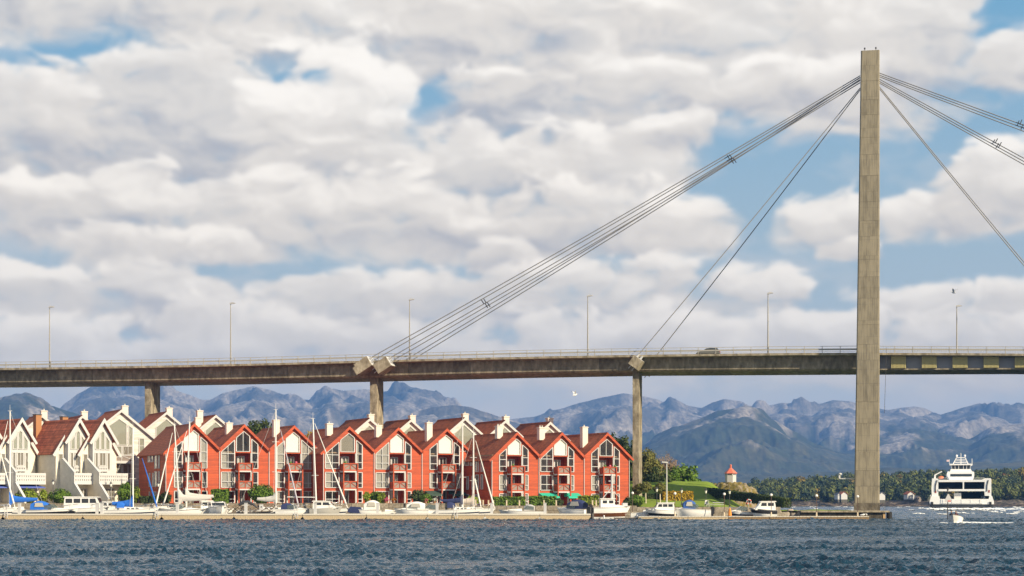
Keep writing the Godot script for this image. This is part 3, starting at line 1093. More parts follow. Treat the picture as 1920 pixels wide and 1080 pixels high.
# a gabled three-storey house; origin at the front left corner on the ground, front towards +z
func gable_house(called: String, label: String, where: Vector3, o: Dictionary) -> Node3D:
	var h := thing(called, label, "house", where, HOUSE_TURN, o.get("group", "red gabled houses along the quay"))
	var W: float = o.get("w", 7.5)
	var a: float = o.get("apex", 0.5) * W
	var eave: float = o.get("eave", 7.9)
	var top: float = o.get("top", 11.4)
	var eave_l: float = top - (top - eave) * a / (W - a)
	var L: float = o.get("deep", 14.5)
	var white := mat("white_paint", 0.78, 0.77, 0.74, 0.45)
	var red: Material = cladding("white_cladding", 0.74, 0.72, 0.66) if o.get("white", false) else cladding("red_cladding", 0.50, 0.072, 0.014)
	var trim: Material = white if o.get("white", false) else cladding("red_trim", 0.49, 0.068, 0.014)
	var roof_top := func(u: float) -> float:
		return lerpf(eave_l, top, u / a) if u < a else lerpf(top, eave, (u - a) / (W - a))
	var uL := 0.335 * W
	var uR := 0.635 * W
	var lintel := 7.62
	var wall := shape()
	var plain: bool = o.get("plain", false)
	var gl := uL + 0.12
	var gr := uR - 0.12
	var wl: float = uL - 0.16
	var w0: float = (0.05 * W if o.get("wide", false) else 0.17 * W)
	var r0: float = uR + 0.2
	var r1: float = minf(0.80 * W, r0 + 0.95) if not o.get("wide_r", false) else 0.93 * W
	if plain:
		wall.slab([Vector2(0, -2), Vector2(uL, -2), Vector2(uL, roof_top.call(uL)), Vector2(0, eave_l)], 0.0, -0.3)
		wall.slab([Vector2(uR, -2), Vector2(W, -2), Vector2(W, eave), Vector2(uR, roof_top.call(uR))], 0.0, -0.3)
		wall.slab([Vector2(uL, lintel), Vector2(uR, lintel), Vector2(uR, roof_top.call(uR)), Vector2(a, top), Vector2(uL, roof_top.call(uL))], 0.0, -0.3)
	else:
		# strips of wall round the window openings
		for q in [[0.0, w0], [wl, uL], [uR, r0], [r1, W]]:
			wall.slab([Vector2(q[0], -2), Vector2(q[1], -2), Vector2(q[1], roof_top.call(q[1])), Vector2(q[0], roof_top.call(q[0]))], 0.0, -0.3)
		for q in [[w0, wl, 0.62, 0.72], [r0, r1, 0.72, 0.62]]:
			for v in [[-2.0, 0.2], [1.9, 2.45], [4.75, 5.3]]:
				wall.span(Vector3(q[0], v[0], -0.3), Vector3(q[1], v[1], 0.0))
			wall.slab([Vector2(q[0], roof_top.call(q[0]) - q[2]), Vector2(q[1], roof_top.call(q[1]) - q[3]), Vector2(q[1], roof_top.call(q[1])), Vector2(q[0], roof_top.call(q[0]))], 0.0, -0.3)
		wall.span(Vector3(uL, lintel, -0.3), Vector3(uR, 7.85, 0.0))
		wall.slab([Vector2(uL, 7.85), Vector2(gl, 7.85), Vector2(gl, roof_top.call(gl)), Vector2(uL, roof_top.call(uL))], 0.0, -0.3)
		wall.slab([Vector2(gr, 7.85), Vector2(uR, 7.85), Vector2(uR, roof_top.call(uR)), Vector2(gr, roof_top.call(gr))], 0.0, -0.3)
		wall.slab([Vector2(gl, roof_top.call(gl) - 0.62), Vector2(a, top - 0.75), Vector2(a, top), Vector2(gl, roof_top.call(gl))], 0.0, -0.3)
		wall.slab([Vector2(a, top - 0.75), Vector2(gr, roof_top.call(gr) - 0.62), Vector2(gr, roof_top.call(gr)), Vector2(a, top)], 0.0, -0.3)
	# back of the recess, with its door openings
	if plain:
		wall.span(Vector3(uL - 0.1, -2, -1.5), Vector3(uR + 0.1, lintel + 0.2, -1.3))
	else:
		for q in [[uL, uL + 0.1], [uL + 0.75, uL + 0.85], [uR - 0.55, uR]]:
			wall.span(Vector3(q[0], -2, -1.5), Vector3(q[1], lintel, -1.3))
		for q in [[uL + 0.1, uL + 0.75, 2.1], [uL + 0.85, uR - 0.55, 2.15]]:
			for v in [[-2.0, 0.05], [0.05 + q[2], 2.3], [2.3 + q[2], 5.0], [5.0 + q[2], lintel]]:
				wall.span(Vector3(q[0], v[0], -1.5), Vector3(q[1], v[1], -1.3))
	wall.span(Vector3(uL - 0.2, -2, -1.5), Vector3(uL, lintel + 0.2, -0.3))
	wall.span(Vector3(uR, -2, -1.5), Vector3(uR + 0.2, lintel + 0.2, -0.3))
	wall.span(Vector3(uL, lintel, -1.3), Vector3(uR, lintel + 0.2, -0.3))
	wall.span(Vector3(0, -2, -L), Vector3(0.3, eave_l, -0.3))
	wall.span(Vector3(W - 0.3, -2, -L), Vector3(W, eave, -0.3))
	wall.slab([Vector2(0.3, -2), Vector2(W - 0.3, -2), Vector2(W - 0.3, eave), Vector2(a, top - 0.2), Vector2(0.3, eave_l)], -L, -L + 0.3)
	make("wall", wall, red, h)
	if not plain:
		# storeys and a partition inside, seen through the glass
		var inner := mat("room_plaster", 0.52, 0.48, 0.42, 0.9)
		for v in [2.05, 4.8, 7.64]:
			make("storey_floor", shape().span(Vector3(0.3, v, -L + 0.3), Vector3(uL - 0.2, v + 0.18, -0.3)).span(Vector3(uL - 0.2, v + 0.002, -L + 0.3), Vector3(uR + 0.2, v + 0.178, -1.5)).span(Vector3(uR + 0.2, v, -L + 0.3), Vector3(W - 0.3, v + 0.18, -0.3)), mat("room_floor", 0.28, 0.19, 0.11, 0.7), h)
		make("partition", shape().slab([Vector2(0.3, 0), Vector2(W - 0.3, 0), Vector2(W - 0.3, eave - 0.3), Vector2(a, top - 0.4), Vector2(0.3, eave_l - 0.3)], -5.6, -5.75), inner, h)
	# roof
	var tiles: Material = roofing("brown_red_tiles", 0.56, 0.145, 0.055, 0.42)
	var over_l: float = o.get("over_l", 0.0)
	var over_r: float = o.get("over_r", 0.0)
	var sl := (top - eave_l) / a
	var sr := (top - eave) / (W - a)
	var roof := make("roof", slope(Vector2(a, top), Vector2(-over_l, eave_l - over_l * sl), 0.38, -L - 0.2), tiles, h)
	make("roof_slope", slope(Vector2(a, top), Vector2(W + over_r, eave - over_r * sr), 0.38, -L - 0.2), tiles, roof)
	make("ridge_cap", shape().slab([Vector2(a - 0.2, top + 0.06), Vector2(a + 0.2, top + 0.06), Vector2(a, top + 0.34)], 0.36, -L - 0.18), tiles, roof)
	make("bargeboard", slope(Vector2(a, top - 0.16), Vector2(-over_l, eave_l - over_l * sl - 0.16), 0.46, 0.39, 0.34), trim, roof)
	make("bargeboard", slope(Vector2(a, top - 0.16), Vector2(W + over_r, eave - over_r * sr - 0.16), 0.46, 0.39, 0.34), trim, roof)
	for c in o.get("chimneys", []):
		chimney(roof, Vector3(c[0], c[1], c[2]), Vector3(0.95, c[3], 0.85), mat("pale_chimney", 0.66, 0.60, 0.54, 0.8), c[4] if c.size() > 4 else 1)
	if o.get("plain", false):
		if o.get("gable_window", true):
			window(h, [Vector2(a - 1.7, top - 4.0), Vector2(a + 1.7, top - 4.0), Vector2(a + 1.7, top - 2.3), Vector2(a, top - 0.9), Vector2(a - 1.7, top - 2.3)], 0.0, "green", [], [])
		return h
	# down pipes
	for x in [0.0, W]:
		if (x == 0.0 and o.get("pipe_l", true)) or (x > 0.0 and o.get("pipe_r", false)):
			make("down_pipe", shape().rod(Vector3(x + (0.09 if x == 0.0 else -0.06), 0.0, 0.08), Vector3(x + (0.09 if x == 0.0 else -0.06), (eave_l if x == 0.0 else eave) - 0.1, 0.08), 0.065, -1, 6), white, h)
	# gable window over the recess
	window(h, [Vector2(gl, 7.85), Vector2(gr, 7.85), Vector2(gr, roof_top.call(gr) - 0.62), Vector2(a, top - 0.75), Vector2(gl, roof_top.call(gl) - 0.62)], 0.0, o.get("attic", "blind"), [0.5] if o.get("attic", "blind") == "sky" else [], [], 0.09, true)
	# left and right columns of windows
	var fills: Array = o.get("fills", ["net", "dark", "curtain", "dark", "net", "dark"])
	var up: Array = [0.5] if o.get("wide", false) else []
	window(h, [Vector2(w0, 5.3), Vector2(wl, 5.3), Vector2(wl, roof_top.call(wl) - 0.72), Vector2(w0, roof_top.call(w0) - 0.62)], 0.0, fills[0], up, [0.22, 0.52], 0.09, true)
	window(h, rect(w0, 2.45, wl, 4.75), 0.0, fills[1], up, [0.38], 0.09, true)
	window(h, rect(w0, 0.2, wl, 1.9), 0.0, fills[2], up, [0.3], 0.09, true)
	var upr: Array = [0.5] if o.get("wide_r", false) else []
	window(h, [Vector2(r0, 5.3), Vector2(r1, 5.3), Vector2(r1, roof_top.call(r1) - 0.62), Vector2(r0, roof_top.call(r0) - 0.72)], 0.0, fills[3], upr, [0.22, 0.52], 0.09, true)
	window(h, rect(r0, 2.45, r1, 4.75), 0.0, fills[4], upr, [0.3], 0.09, true)
	window(h, rect(r0, 0.2, r1, 1.9), 0.0, fills[5], upr, [0.3], 0.09, true)
	# glazed doors at the back of the recess, with a side light
	for f in 3:
		var v: float = [0.05, 2.3, 5.0][f]
		window(h, rect(uL + 0.1, v, uL + 0.75, v + 2.1), -1.3, "sky", [], [], 0.09, true)
		window(h, rect(uL + 0.85, v, uR - 0.55, v + 2.15), -1.3, ["dark", "dark", "curtain"][(f + int(W * 7)) % 3], [0.5], [], 0.09, true)
	var bL := uL + 0.02
	var bR := uR - 0.02
	var reach := 1.25
	for f in 2:
		balcony(h, bL, bR, [2.25, 4.95][f], trim, white, reach, o.get("flowers", 0) if f == 1 else 0)
	for x in [bL + 0.08, bR - 0.08]:
		make("balcony_post", shape().span(Vector3(x - 0.085, -1.0, reach - 0.02), Vector3(x + 0.085, 6.05, reach + 0.14)), trim, h)
	make("recess_post", shape().span(Vector3(bR + 0.04, 0, -0.02), Vector3(bR + 0.2, lintel, 0.04)), white, h)
	# side wall windows where the side is free
	if o.get("side", false):
		var turn := Transform3D(Basis(Vector3.UP, -PI / 2), Vector3(-0.01, 0, 0))
		var side := Node3D.new()
		side.name = "side_windows"
		side.transform = turn
		h.add_child(side)
		for q in [[-8.5, 2.6, -7.9, 4.6], [-6.6, 2.6, -6.0, 4.6], [-5.4, 2.6, -4.2, 4.8], [-5.4, 5.3, -4.2, 7.2], [-3.4, 2.6, -2.8, 4.8], [-3.4, 5.3, -2.8, 7.2], [-9.2, 6.3, -7.8, 7.2], [-7.2, 6.3, -6.2, 7.2], [-8.5, 0.1, -7.9, 1.8], [-6.2, 0.1, -5.6, 1.8], [-5.2, 0.1, -4.6, 1.8]]:
			window(side, rect(q[0], q[1], q[2], q[3]), 0.0, "net" if q[1] > 5.0 else "curtain")
	if o.has("awning"):
		for q in o.awning:
			var s := shape()
			var c0 := Vector3(q[0], 2.02, 0.05)
			s.quad(c0, Vector3(q[1], 2.02, 0.05), Vector3(q[1], 1.45, 1.6), Vector3(q[0], 1.45, 1.6))
			s.quad(Vector3(q[0], 1.45, 1.6), Vector3(q[1], 1.45, 1.6), Vector3(q[1], 1.2, 1.62), Vector3(q[0], 1.2, 1.62))
			s.tri(Vector3(q[1], 2.02, 0.05), Vector3(q[1], 1.45, 0.05), Vector3(q[1], 1.45, 1.6))
			s.tri(Vector3(q[0], 2.02, 0.05), Vector3(q[0], 1.45, 1.6), Vector3(q[0], 1.45, 0.05))
			make("awning", s, mat(q[2], q[3], q[4], q[5], 0.8), h)
	return h

func make_red_houses() -> void:
	var along := Vector3(cos(HOUSE_TURN), 0, -sin(HOUSE_TURN))
	var c1 := at(309.5, 0, 258.0)
	c1.y = GROUND
	var labels := ["red gabled house with a dark side wall beside the white houses", "red gabled house with dark glass gable window and a clipped square hedge", "red gabled house with wide windows under a pale blind behind a bare mast",
		"red gabled house with draped cream curtains in its gable window", "red gabled house with pale gable blind and round clipped shrubs in front", "red gabled house with a green awning and a broad chimney on its ridge",
		"red gabled house with dark side wall behind a long clipped hedge", "red gabled house with bright teal awnings at ground level", "red gabled house with dark gable glass at the end beside the concrete pier"]
	var opts := [
		{"w": 8.13, "apex": 0.53, "top": 11.6, "eave": 8.0, "over_l": 0.35, "side": true, "fills": ["half", "curtain", "dark", "net", "half", "dark"], "chimneys": []},
		{"w": 7.73, "wide": true, "top": 11.6, "eave": 8.0, "attic": "sky", "fills": ["half", "net", "half", "sky", "dark", "net"], "chimneys": [[2.9, 10.4, -4.2, 1.9]]},
		{"w": 8.0, "wide_r": true, "top": 11.6, "eave": 8.0, "fills": ["net", "half", "half", "net", "net", "curtain"], "flowers": 2, "chimneys": [[2.6, 10.2, -4.0, 2.7]]},
		{"w": 8.2, "apex": 0.51, "over_l": 0.35, "wide": true, "attic": "curtain", "fills": ["half", "half", "dark", "half", "half", "dark"], "flowers": 1, "chimneys": [[2.7, 10.4, -4.4, 1.9]]},
		{"w": 7.98, "wide": true, "fills": ["net", "net", "dark", "sky", "net", "dark"], "chimneys": [[2.6, 10.3, -4.4, 1.9]]},
		{"w": 8.38, "over_r": 0.35, "pipe_r": true, "fills": ["sky", "half", "dark", "sky", "net", "dark"], "chimneys": [[2.4, 9.6, -2.6, 3.1]], "awning": [[0.6, 2.8, "dark_green_awning", 0.03, 0.06, 0.045], [4.6, 7.0, "dark_green_awning", 0.03, 0.06, 0.045]]},
		{"w": 8.04, "apex": 0.53, "top": 11.0, "eave": 7.6, "over_l": 0.35, "side": true, "fills": ["dark", "net", "net", "sky", "net", "net"], "flowers": 1, "chimneys": [[3.4, 10.4, -4.2, 2.0, 2]]},
		{"w": 7.96, "wide": true, "top": 11.1, "eave": 7.5, "fills": ["sky", "dark", "dark", "dark", "net", "dark"], "chimneys": [[2.7, 10.3, -4.2, 2.0, 2]], "awning": [[0.1, 2.9, "teal_awning", 0.02, 0.42, 0.28], [4.5, 7.0, "teal_awning", 0.02, 0.42, 0.28]]},
		{"w": 8.28, "over_r": 0.4, "pipe_r": true, "top": 11.2, "eave": 7.6, "attic": "sky", "fills": ["dark", "net", "curtain", "dark", "dark", "dark"], "flowers": 3, "chimneys": [[2.0, 9.2, -3.4, 3.3, 1]]},
	]
	var p := c1
	for k in 9:
		if k == 3:
			p = at(605.0, 0, 264.0)
			p.y = GROUND
		if k == 6:
			p = at(921.0, 0, 266.5)
			p.y = 1.85
		gable_house("red_house", labels[k], p, opts[k])
		p += along * opts[k].get("w", 7.5)
	# the white row behind, seen over the red roofs
	var backs := [[228, 771, 276, 10.4, 0.5, "large white gabled house with a glazed gable and cross-braced balconies"], [313, 775, 281, 8.6, 0.5, "white gabled house rising behind the first red house beside the grey pier"], [405, 781, 286, 8.6, 0.5, "white gabled house behind the first two red houses with two chimneys"],
		[694, 787, 283, 8.2, 0.5, "white gabled house standing under the second bridge pier"], [771, 789, 286, 8.2, 0.5, "white gabled house with low chimney behind the curtained red house"], [872, 786, 281, 8.6, 0.5, "white gabled house with an open glazed gable behind the sailboat masts"], [948, 791, 281, 8.2, 0.5, "white gabled house behind the gap in the red row"], [1032, 794, 282, 8.2, 0.5, "white gabled house behind the teal awning house"]]
	for k in backs.size():
		var q: Array = backs[k]
		var w: float = q[3]
		var apex := at(q[0], q[1], q[2])
		var base := apex - Vector3(sin(HOUSE_TURN), 0, cos(HOUSE_TURN)) * 0.4 - along * w * 0.5
		base.y = GROUND if k == 0 else 4.4
		var tall := apex.y - base.y
		var eave := tall - w * 0.40
		var side: float = w * 0.25
		var hh := gable_house("white_house", q[5], base, {"w": w, "top": tall, "eave": eave, "white": true, "plain": true, "deep": 10.0, "gable_window": k != 0, "over_l": 0.4, "over_r": 0.4, "group": "white gabled houses behind the red row",
			"chimneys": [[w * 0.5 + (0.9 if k % 2 else 1.0), tall - 0.8, -1.6, 1.8]] if k != 2 else [[w * 0.3, tall - 1.5, -3.0, 2.6], [w * 0.2, tall - 2.0, -1.2, 1.9]]})
		if k == 0:
			var m := w * 0.5
			var g := tall
			window(hh, [Vector2(m - 2.3, g - 5.3), Vector2(m + 0.9, g - 5.3), Vector2(m + 0.9, g - 2.0), Vector2(m - 0.3, g - 1.2), Vector2(m - 2.3, g - 2.6)], 0.0, "green")
			window(hh, [Vector2(m + 1.2, g - 5.3), Vector2(m + 1.9, g - 5.3), Vector2(m + 1.9, g - 2.7), Vector2(m + 1.2, g - 2.2)], 0.0, "green")
			window(hh, rect(m + 2.9, g - 6.6, m + 3.7, g - 4.2), 0.0, "green", [], [0.5])
			for v in [g - 7.1, g - 10.0, g - 12.9]:
				window(hh, rect(m - 2.3, v, m + 0.1, v + 1.6), 0.0, "green", [0.33, 0.66])
				window(hh, rect(m + 0.3, v, m + 1.9, v + 1.6), 0.0, "curtain", [0.5])
				if v > g - 12.0:
					balcony(hh, m - 2.4, m + 2.0, v - 0.9, mat("white_paint"), mat("white_paint"), 1.2, 0)

# ------------------------------------------------------------------ white terraces at the left
func white_terrace(px: float, z: float, label: String, awning: bool) -> void:
	var p := at(px, 0, z)
	p.y = GROUND
	var h := thing("white_terrace_house", label, "house", p, 0.78, "white terrace houses with stepped balconies")
	h.scale = Vector3.ONE * 1.06
	var white := mat("white_paint", 0.78, 0.77, 0.74, 0.45)
	var cream := mat("cream_render", 0.80, 0.74, 0.62, 0.8)
	if cream.albedo_texture == null:
		grainy(cream, noise_texture(0.02, Color(0.88, 0.87, 0.85), Color(1, 1, 1), 56, 5, 256), Vector3.ONE * 0.2)
	var tiles := roofing("orange_red_tiles", 0.62, 0.17, 0.075, 0.36)
	make("wall", shape().slab([Vector2(-2.9, 0), Vector2(2.9, 0), Vector2(2.9, 7.2), Vector2(0, 11.6), Vector2(-2.9, 7.2)], -1.0, -9.0), cream, h)
	make("bay", shape().slab([Vector2(-1.55, 0), Vector2(1.55, 0), Vector2(1.55, 9.2), Vector2(0, 11.5), Vector2(-1.55, 9.2)], 0.0, -1.0), white, h)
	var roof := make("roof", slope(Vector2(0, 11.6), Vector2(-3.1, 6.9), -0.72, -9.2), tiles, h)
	make("roof_slope", slope(Vector2(0, 11.6), Vector2(3.1, 6.9), -0.72, -9.2), tiles, roof)
	make("roof_slope", slope(Vector2(0, 11.62), Vector2(-1.95, 8.7), 0.5, -0.72), tiles, roof)
	make("roof_slope", slope(Vector2(0, 11.62), Vector2(1.95, 8.7), 0.5, -0.72), tiles, roof)
	make("ridge_cap", shape().slab([Vector2(-0.2, 11.68), Vector2(0.2, 11.68), Vector2(0, 11.98)], 0.5, -9.2), tiles, roof)
	make("bargeboard", slope(Vector2(0, 11.5), Vector2(-2.1, 8.35), 0.6, 0.51, 0.36), white, roof)
	make("bargeboard", slope(Vector2(0, 11.5), Vector2(2.1, 8.35), 0.6, 0.51, 0.36), white, roof)
	make("bargeboard", slope(Vector2(-1.7, 8.95), Vector2(-3.25, 6.6), -0.6, -0.71, 0.42), white, roof)
	make("bargeboard", slope(Vector2(1.7, 8.95), Vector2(3.25, 6.6), -0.6, -0.71, 0.42), white, roof)
	window(h, [Vector2(-1.15, 7.7), Vector2(-0.5, 7.7), Vector2(-0.5, 9.7), Vector2(-1.15, 8.8)], 0.0, "green")
	window(h, [Vector2(-0.32, 7.7), Vector2(0.32, 7.7), Vector2(0.32, 10.0), Vector2(0, 10.3), Vector2(-0.32, 10.0)], 0.0, "green")
	window(h, [Vector2(0.5, 7.7), Vector2(1.15, 7.7), Vector2(1.15, 8.8), Vector2(0.5, 9.7)], 0.0, "green")
	window(h, rect(-1.2, 4.9, -0.75, 7.2), 0.0, "curtain")
	window(h, rect(-0.5, 5.4, 0.5, 7.2), 0.0, "curtain", [0.5])
	window(h, rect(0.75, 4.9, 1.2, 7.2), 0.0, "curtain")
	window(h, rect(-2.5, 4.9, -1.8, 7.0), -1.0, "curtain")
	window(h, rect(-1.3, 3.0, -0.1, 4.6), 0.0, "green", [0.33, 0.66])
	# pierced front of the small upper balcony
	var ub := shape().span(Vector3(-0.75, 4.55, 0.0), Vector3(0.75, 4.85, 0.26)).span(Vector3(-0.75, 5.1, 0.14), Vector3(0.75, 5.3, 0.26))
	for i in 6:
		ub.span(Vector3(-0.75 + i * 0.26, 4.85, 0.16), Vector3(-0.6 + i * 0.26, 5.1, 0.24))
	make("upper_balcony", ub, white, h)
	# party wall with a sloping top, then the terrace and its parapet
	var side := Transform3D(Basis(Vector3(0, 0, 1), Vector3(0, 1, 0), Vector3(-1, 0, 0)), Vector3.ZERO)
	var party := make("party_wall", shape().slab([Vector2(-1.0, 0), Vector2(2.9, 0), Vector2(2.9, 4.3), Vector2(-0.2, 6.3), Vector2(-1.0, 6.3)], 2.35, 2.1, side), cream, h)
	make("coping", shape().bar(Vector3(-2.22, 6.36, -0.2), Vector3(-2.22, 4.36, 2.95), 0.36, 0.14), white, party)
	make("terrace_floor", shape().span(Vector3(-2.1, 2.7, -1.0), Vector3(2.1, 2.95, 2.9)), white, h)
	var par := shape().span(Vector3(-2.35, 2.72, 2.75), Vector3(2.3, 3.2, 2.98)).span(Vector3(-2.35, 3.95, 2.75), Vector3(2.3, 4.3, 2.98)).span(Vector3(-2.35, 3.45, 2.78), Vector3(2.3, 3.7, 2.96))
	for i in 14:      # openings are left between these uprights
		par.span(Vector3(-2.35 + i * 0.34, 3.2, 2.79), Vector3(-2.12 + i * 0.34, 3.45, 2.95))
		par.span(Vector3(-2.35 + i * 0.34, 3.7, 2.79), Vector3(-2.12 + i * 0.34, 3.95, 2.95))
	make("parapet", par, white, h)
	var low := make("lower_wall", shape().slab([Vector2(2.9, 0), Vector2(5.4, 0), Vector2(5.4, 0.6), Vector2(2.9, 2.9)], 2.35, 2.1, side), cream, h)
	make("coping", shape().bar(Vector3(-2.22, 2.94, 2.9), Vector3(-2.22, 0.66, 5.45), 0.36, 0.12), white, low)
	make("ground_floor", shape().span(Vector3(-2.1, 0, -1.0), Vector3(2.1, 2.7, 1.4)), cream, h)
	window(h, rect(-1.0, 0.4, 1.0, 2.1), 1.4, "curtain", [0.25, 0.5, 0.75], [0.35])
	if awning:
		make("awning", shape().slab([Vector2(1.4, 2.55), Vector2(3.4, 2.2), Vector2(3.4, 2.3), Vector2(1.4, 2.66)], -2.0, 2.0, side), mat("blue_awning", 0.08, 0.12, 0.42, 0.8), h)

func make_white_terraces() -> void:
	white_terrace(-22.0, 261.0, "white terrace house with a blue awning at the quay's far end", true)
	white_terrace(38.0, 262.0, "white terrace house beside the large cream side wall with an awning strip", true)
	white_terrace(146.0, 263.0, "white terrace house with a broad tiled roof and brown chimney", false)
	white_terrace(192.0, 264.0, "white terrace house next to the large white glazed gable", false)
	# chimneys and roofs of the houses behind the terraces
	var brown := mat("brown_brick", 0.34, 0.16, 0.07, 0.85)
	var n := 0
	for q in [[70.0, 778.0, 269.0, 2.6], [120.0, 782.0, 275.0, 1.6]]:
		var p := at(q[0], q[1], q[2])
		var c := thing("brick_chimney", ["tall brown brick chimney standing on the tiled roof", "short brown brick chimney between the white gables"][n], "chimney", p - Vector3(0, q[3], 0), 0.78)
		make("stack", shape().box(Vector3(0, q[3] * 0.5 - 0.6, 0), Vector3(0.95, q[3] + 1.2, 0.9)), brown, c)
		make("cap", shape().box(Vector3(0, q[3] + 0.04, 0), Vector3(1.1, 0.12, 1.05)), mat("dark_metal"), c)
		n += 1
	for q in [[78.0, 781.0, 278.0, "white gabled house peeking over the terrace roof beside a pale chimney"], [154.0, 782.0, 281.0, "white gabled house between the brown chimney and the large glazed gable"]]:
		var apex := at(q[0], q[1], q[2])
		var along := Vector3(cos(HOUSE_TURN), 0, -sin(HOUSE_TURN))
		var base := apex - along * 4.0
		base.y = GROUND
		var tall := apex.y - base.y
		gable_house("white_house", q[3], base, {"w": 8.0, "top": tall, "eave": tall - 3.2, "white": true, "plain": true, "deep": 9.0, "over_l": 0.4, "over_r": 0.4, "gable_window": false, "group": "white gabled houses behind the red row", "chimneys": [[4.6, tall - 0.6, -1.2, 1.6]]})

# ------------------------------------------------------------------ near land, greenery
func land_y(x: float, z: float) -> float:
	var px := 960.0 + FOCAL * x / z
	var y := lerpf(GROUND, 1.85, smoothstep(-10.0, -3.0, x))
	if x > 17.0:
		var lawn := 1.75 + 1.2 * clampf((z - 257.0) / 32.0, 0.0, 1.0) + 3.2 * smoothstep(289.0, 314.0, z) * (1.0 - smoothstep(316.0, 345.0, z) * 0.5)
		var keep := 1.0 - smoothstep(1322.0, 1410.0, px)
		y = lerpf(y, lerpf(1.2, lawn, keep), smoothstep(17.0, 21.0, x))
		if px > 1400.0:
			y -= smoothstep(278.0, 286.0, z) * smoothstep(1400.0, 1440.0, px) * 5.0
		y -= smoothstep(51.5, 53.8, x) * 5.0
	return y

func make_ground() -> void:
	var paving := mat("promenade_paving", 0.42, 0.38, 0.31, 0.9)
	grainy(paving, noise_texture(0.03, Color(0.7, 0.7, 0.7), Color(1, 1, 1), 12, 5), Vector3.ONE * 0.2)
	var grass := mat("lawn_grass", 0.27, 0.37, 0.010, 0.95)
	grainy(grass, noise_texture(0.05, Color(0.62, 0.66, 0.55), Color(1, 1, 1), 14, 6), Vector3.ONE * 0.25)
	grass.backlight_enabled = true
	grass.backlight = Color(0.2, 0.25, 0.02)
	for part in [[-140.0, 17.6, 60, "ground"], [17.0, 60.0, 90, "lawn"]]:
		var rows := 90
		var cols: int = part[2]
		var pos := PackedVector3Array()
		pos.resize(rows * cols)
		for i in rows:
			var z: float = 256.2 + pow(i / (rows - 1.0), 1.6) * 170.0
			for j in cols:
				var x := lerpf(part[0], part[1], j / (cols - 1.0))
				pos[i * cols + j] = Vector3(x, land_y(x, z) + noise_b.get_noise_2d(x * 8.0, z * 8.0) * (0.16 if part[3] == "lawn" else 0.0), -z)
		setting(put(part[3], indexed(cols, rows, pos), paving if part[3] == "ground" else grass))
	# quay wall of cut stone blocks in three courses
	var wall := thing("quay_wall", "pale stone quay wall along the promenade behind the moored boats", "quay wall", Vector3(0, 0, -256.0))
	var stones := []
	for k in 4:
		var t: float = [0.9, 1.05, 0.8, 1.0][k]
		var m := mat("quay_stone_%s" % ["a", "b", "c", "d"][k], 0.46 * t, 0.40 * t, 0.31 * t, 0.9)
		grainy(m, noise_texture(0.03, Color(0.65, 0.63, 0.6), Color(1, 1, 1), 60 + k, 5, 256), Vector3.ONE * 0.3)
		stones.append(m)
	make("backing", shape().span(Vector3(17, -2, -0.9), Vector3(38.5, 1.5, -0.2)), mat("quay_backing", 0.40, 0.35, 0.27, 0.95), wall)
	make("backing", shape().span(Vector3(-140, -2, -0.9), Vector3(17, 1.7, -0.2)), mat("quay_backing", 0.40, 0.35, 0.27, 0.95), wall)
	for course in 3:
		var x := -101.0
		var k := course * 3
		while x < 38.5:
			var w: float = [1.7, 2.1, 1.4, 1.9, 2.4][k % 5]
			var top: float = (GROUND if x < -6.0 else 1.85 if x < 17.5 else 1.65) + 0.1 - course * 0.72
			var dz := rng.randf_range(-0.03, 0.03)
			make("stone", shape().span(Vector3(x, top - 0.69, -0.8 + dz), Vector3(x + w - 0.05, top, 0.0 + dz)), stones[(k * 7 + course) % 4], wall)
			x += w
			k += 1
	# quay under the pylon: dark stone with a concrete cap
	var pq := thing("pylon_quay", "dark concrete quay carrying the foot of the tall pylon", "quay", Vector3(0, 0, -256.0))
	var xa := (1500.0 - 960.0) / FOCAL * 256.0
	var xb := (1662.0 - 960.0) / FOCAL * 256.0
	make("front_wall", shape().span(Vector3(xa, -2, -9), Vector3(xb - 0.6, 0.98, 0.4)), concrete("concrete_wet", 0.28, 41), pq)
	make("cap", shape().span(Vector3(xa, 0.98, -9.5), Vector3(xb + 0.3, 1.22, 0.8)), concrete("concrete_edge", 1.12, 36), pq)
	make("corner_post", shape().span(Vector3(xb - 0.6, -1, 0.0), Vector3(xb - 0.25, 0.97, 0.5)), mat("warm_timber", 0.42, 0.27, 0.12, 0.8), pq)
	var fender := shape()
	fender.rod(Vector3(xb + 0.45, 0.0, -0.2), Vector3(xb + 0.45, 1.05, -0.2), 0.42, 0.42, 10)
	make("tyre_fender", fender, mat("tyre", 0.012, 0.012, 0.012, 0.8), pq)
	# boulders where the lawn meets the water
	for k in 9:
		var p := at(1448.0 + k * 6.6, 0, 256.6 + (k % 2) * 0.7)
		p.y = 0.35 + (k % 3) * 0.12
		var r := RandomNumberGenerator.new()
		r.seed = 300 + k
		var rows := []
		var f := FastNoiseLite.new()
		f.seed = 80 + k
		f.frequency = 0.7
		for i in 7:
			var line := []
			for j in 11:
				var e := PI * (i / 6.0 - 0.5)
				var g := TAU * j / 10.0
				var d := Vector3(cos(g) * cos(e), sin(e), sin(g) * cos(e))
				line.append(d * Vector3(0.52, 0.62, 0.6) * (1.0 + f.get_noise_3d(d.x * 1.3, d.y * 1.3, d.z * 1.3) * 0.5 + (0.12 if absf(d.x) + absf(d.y) > 1.2 else 0.0)))
			rows.append(line)
		var m := mat("boulder_%d" % (k % 3), 0.22 + 0.06 * (k % 3), 0.19 + 0.05 * (k % 3), 0.16 + 0.04 * (k % 3), 0.95)
		var b := make("boulder", shape().sheet(rows), m, self, Transform3D(Basis(Vector3.UP, k * 1.3).scaled(Vector3.ONE * (0.95 + 0.25 * (k % 2))), p))
		tag(b, "grey boulder in the shore bank between the lawn and the pontoon", "boulder", "boulders at the lawn's edge")

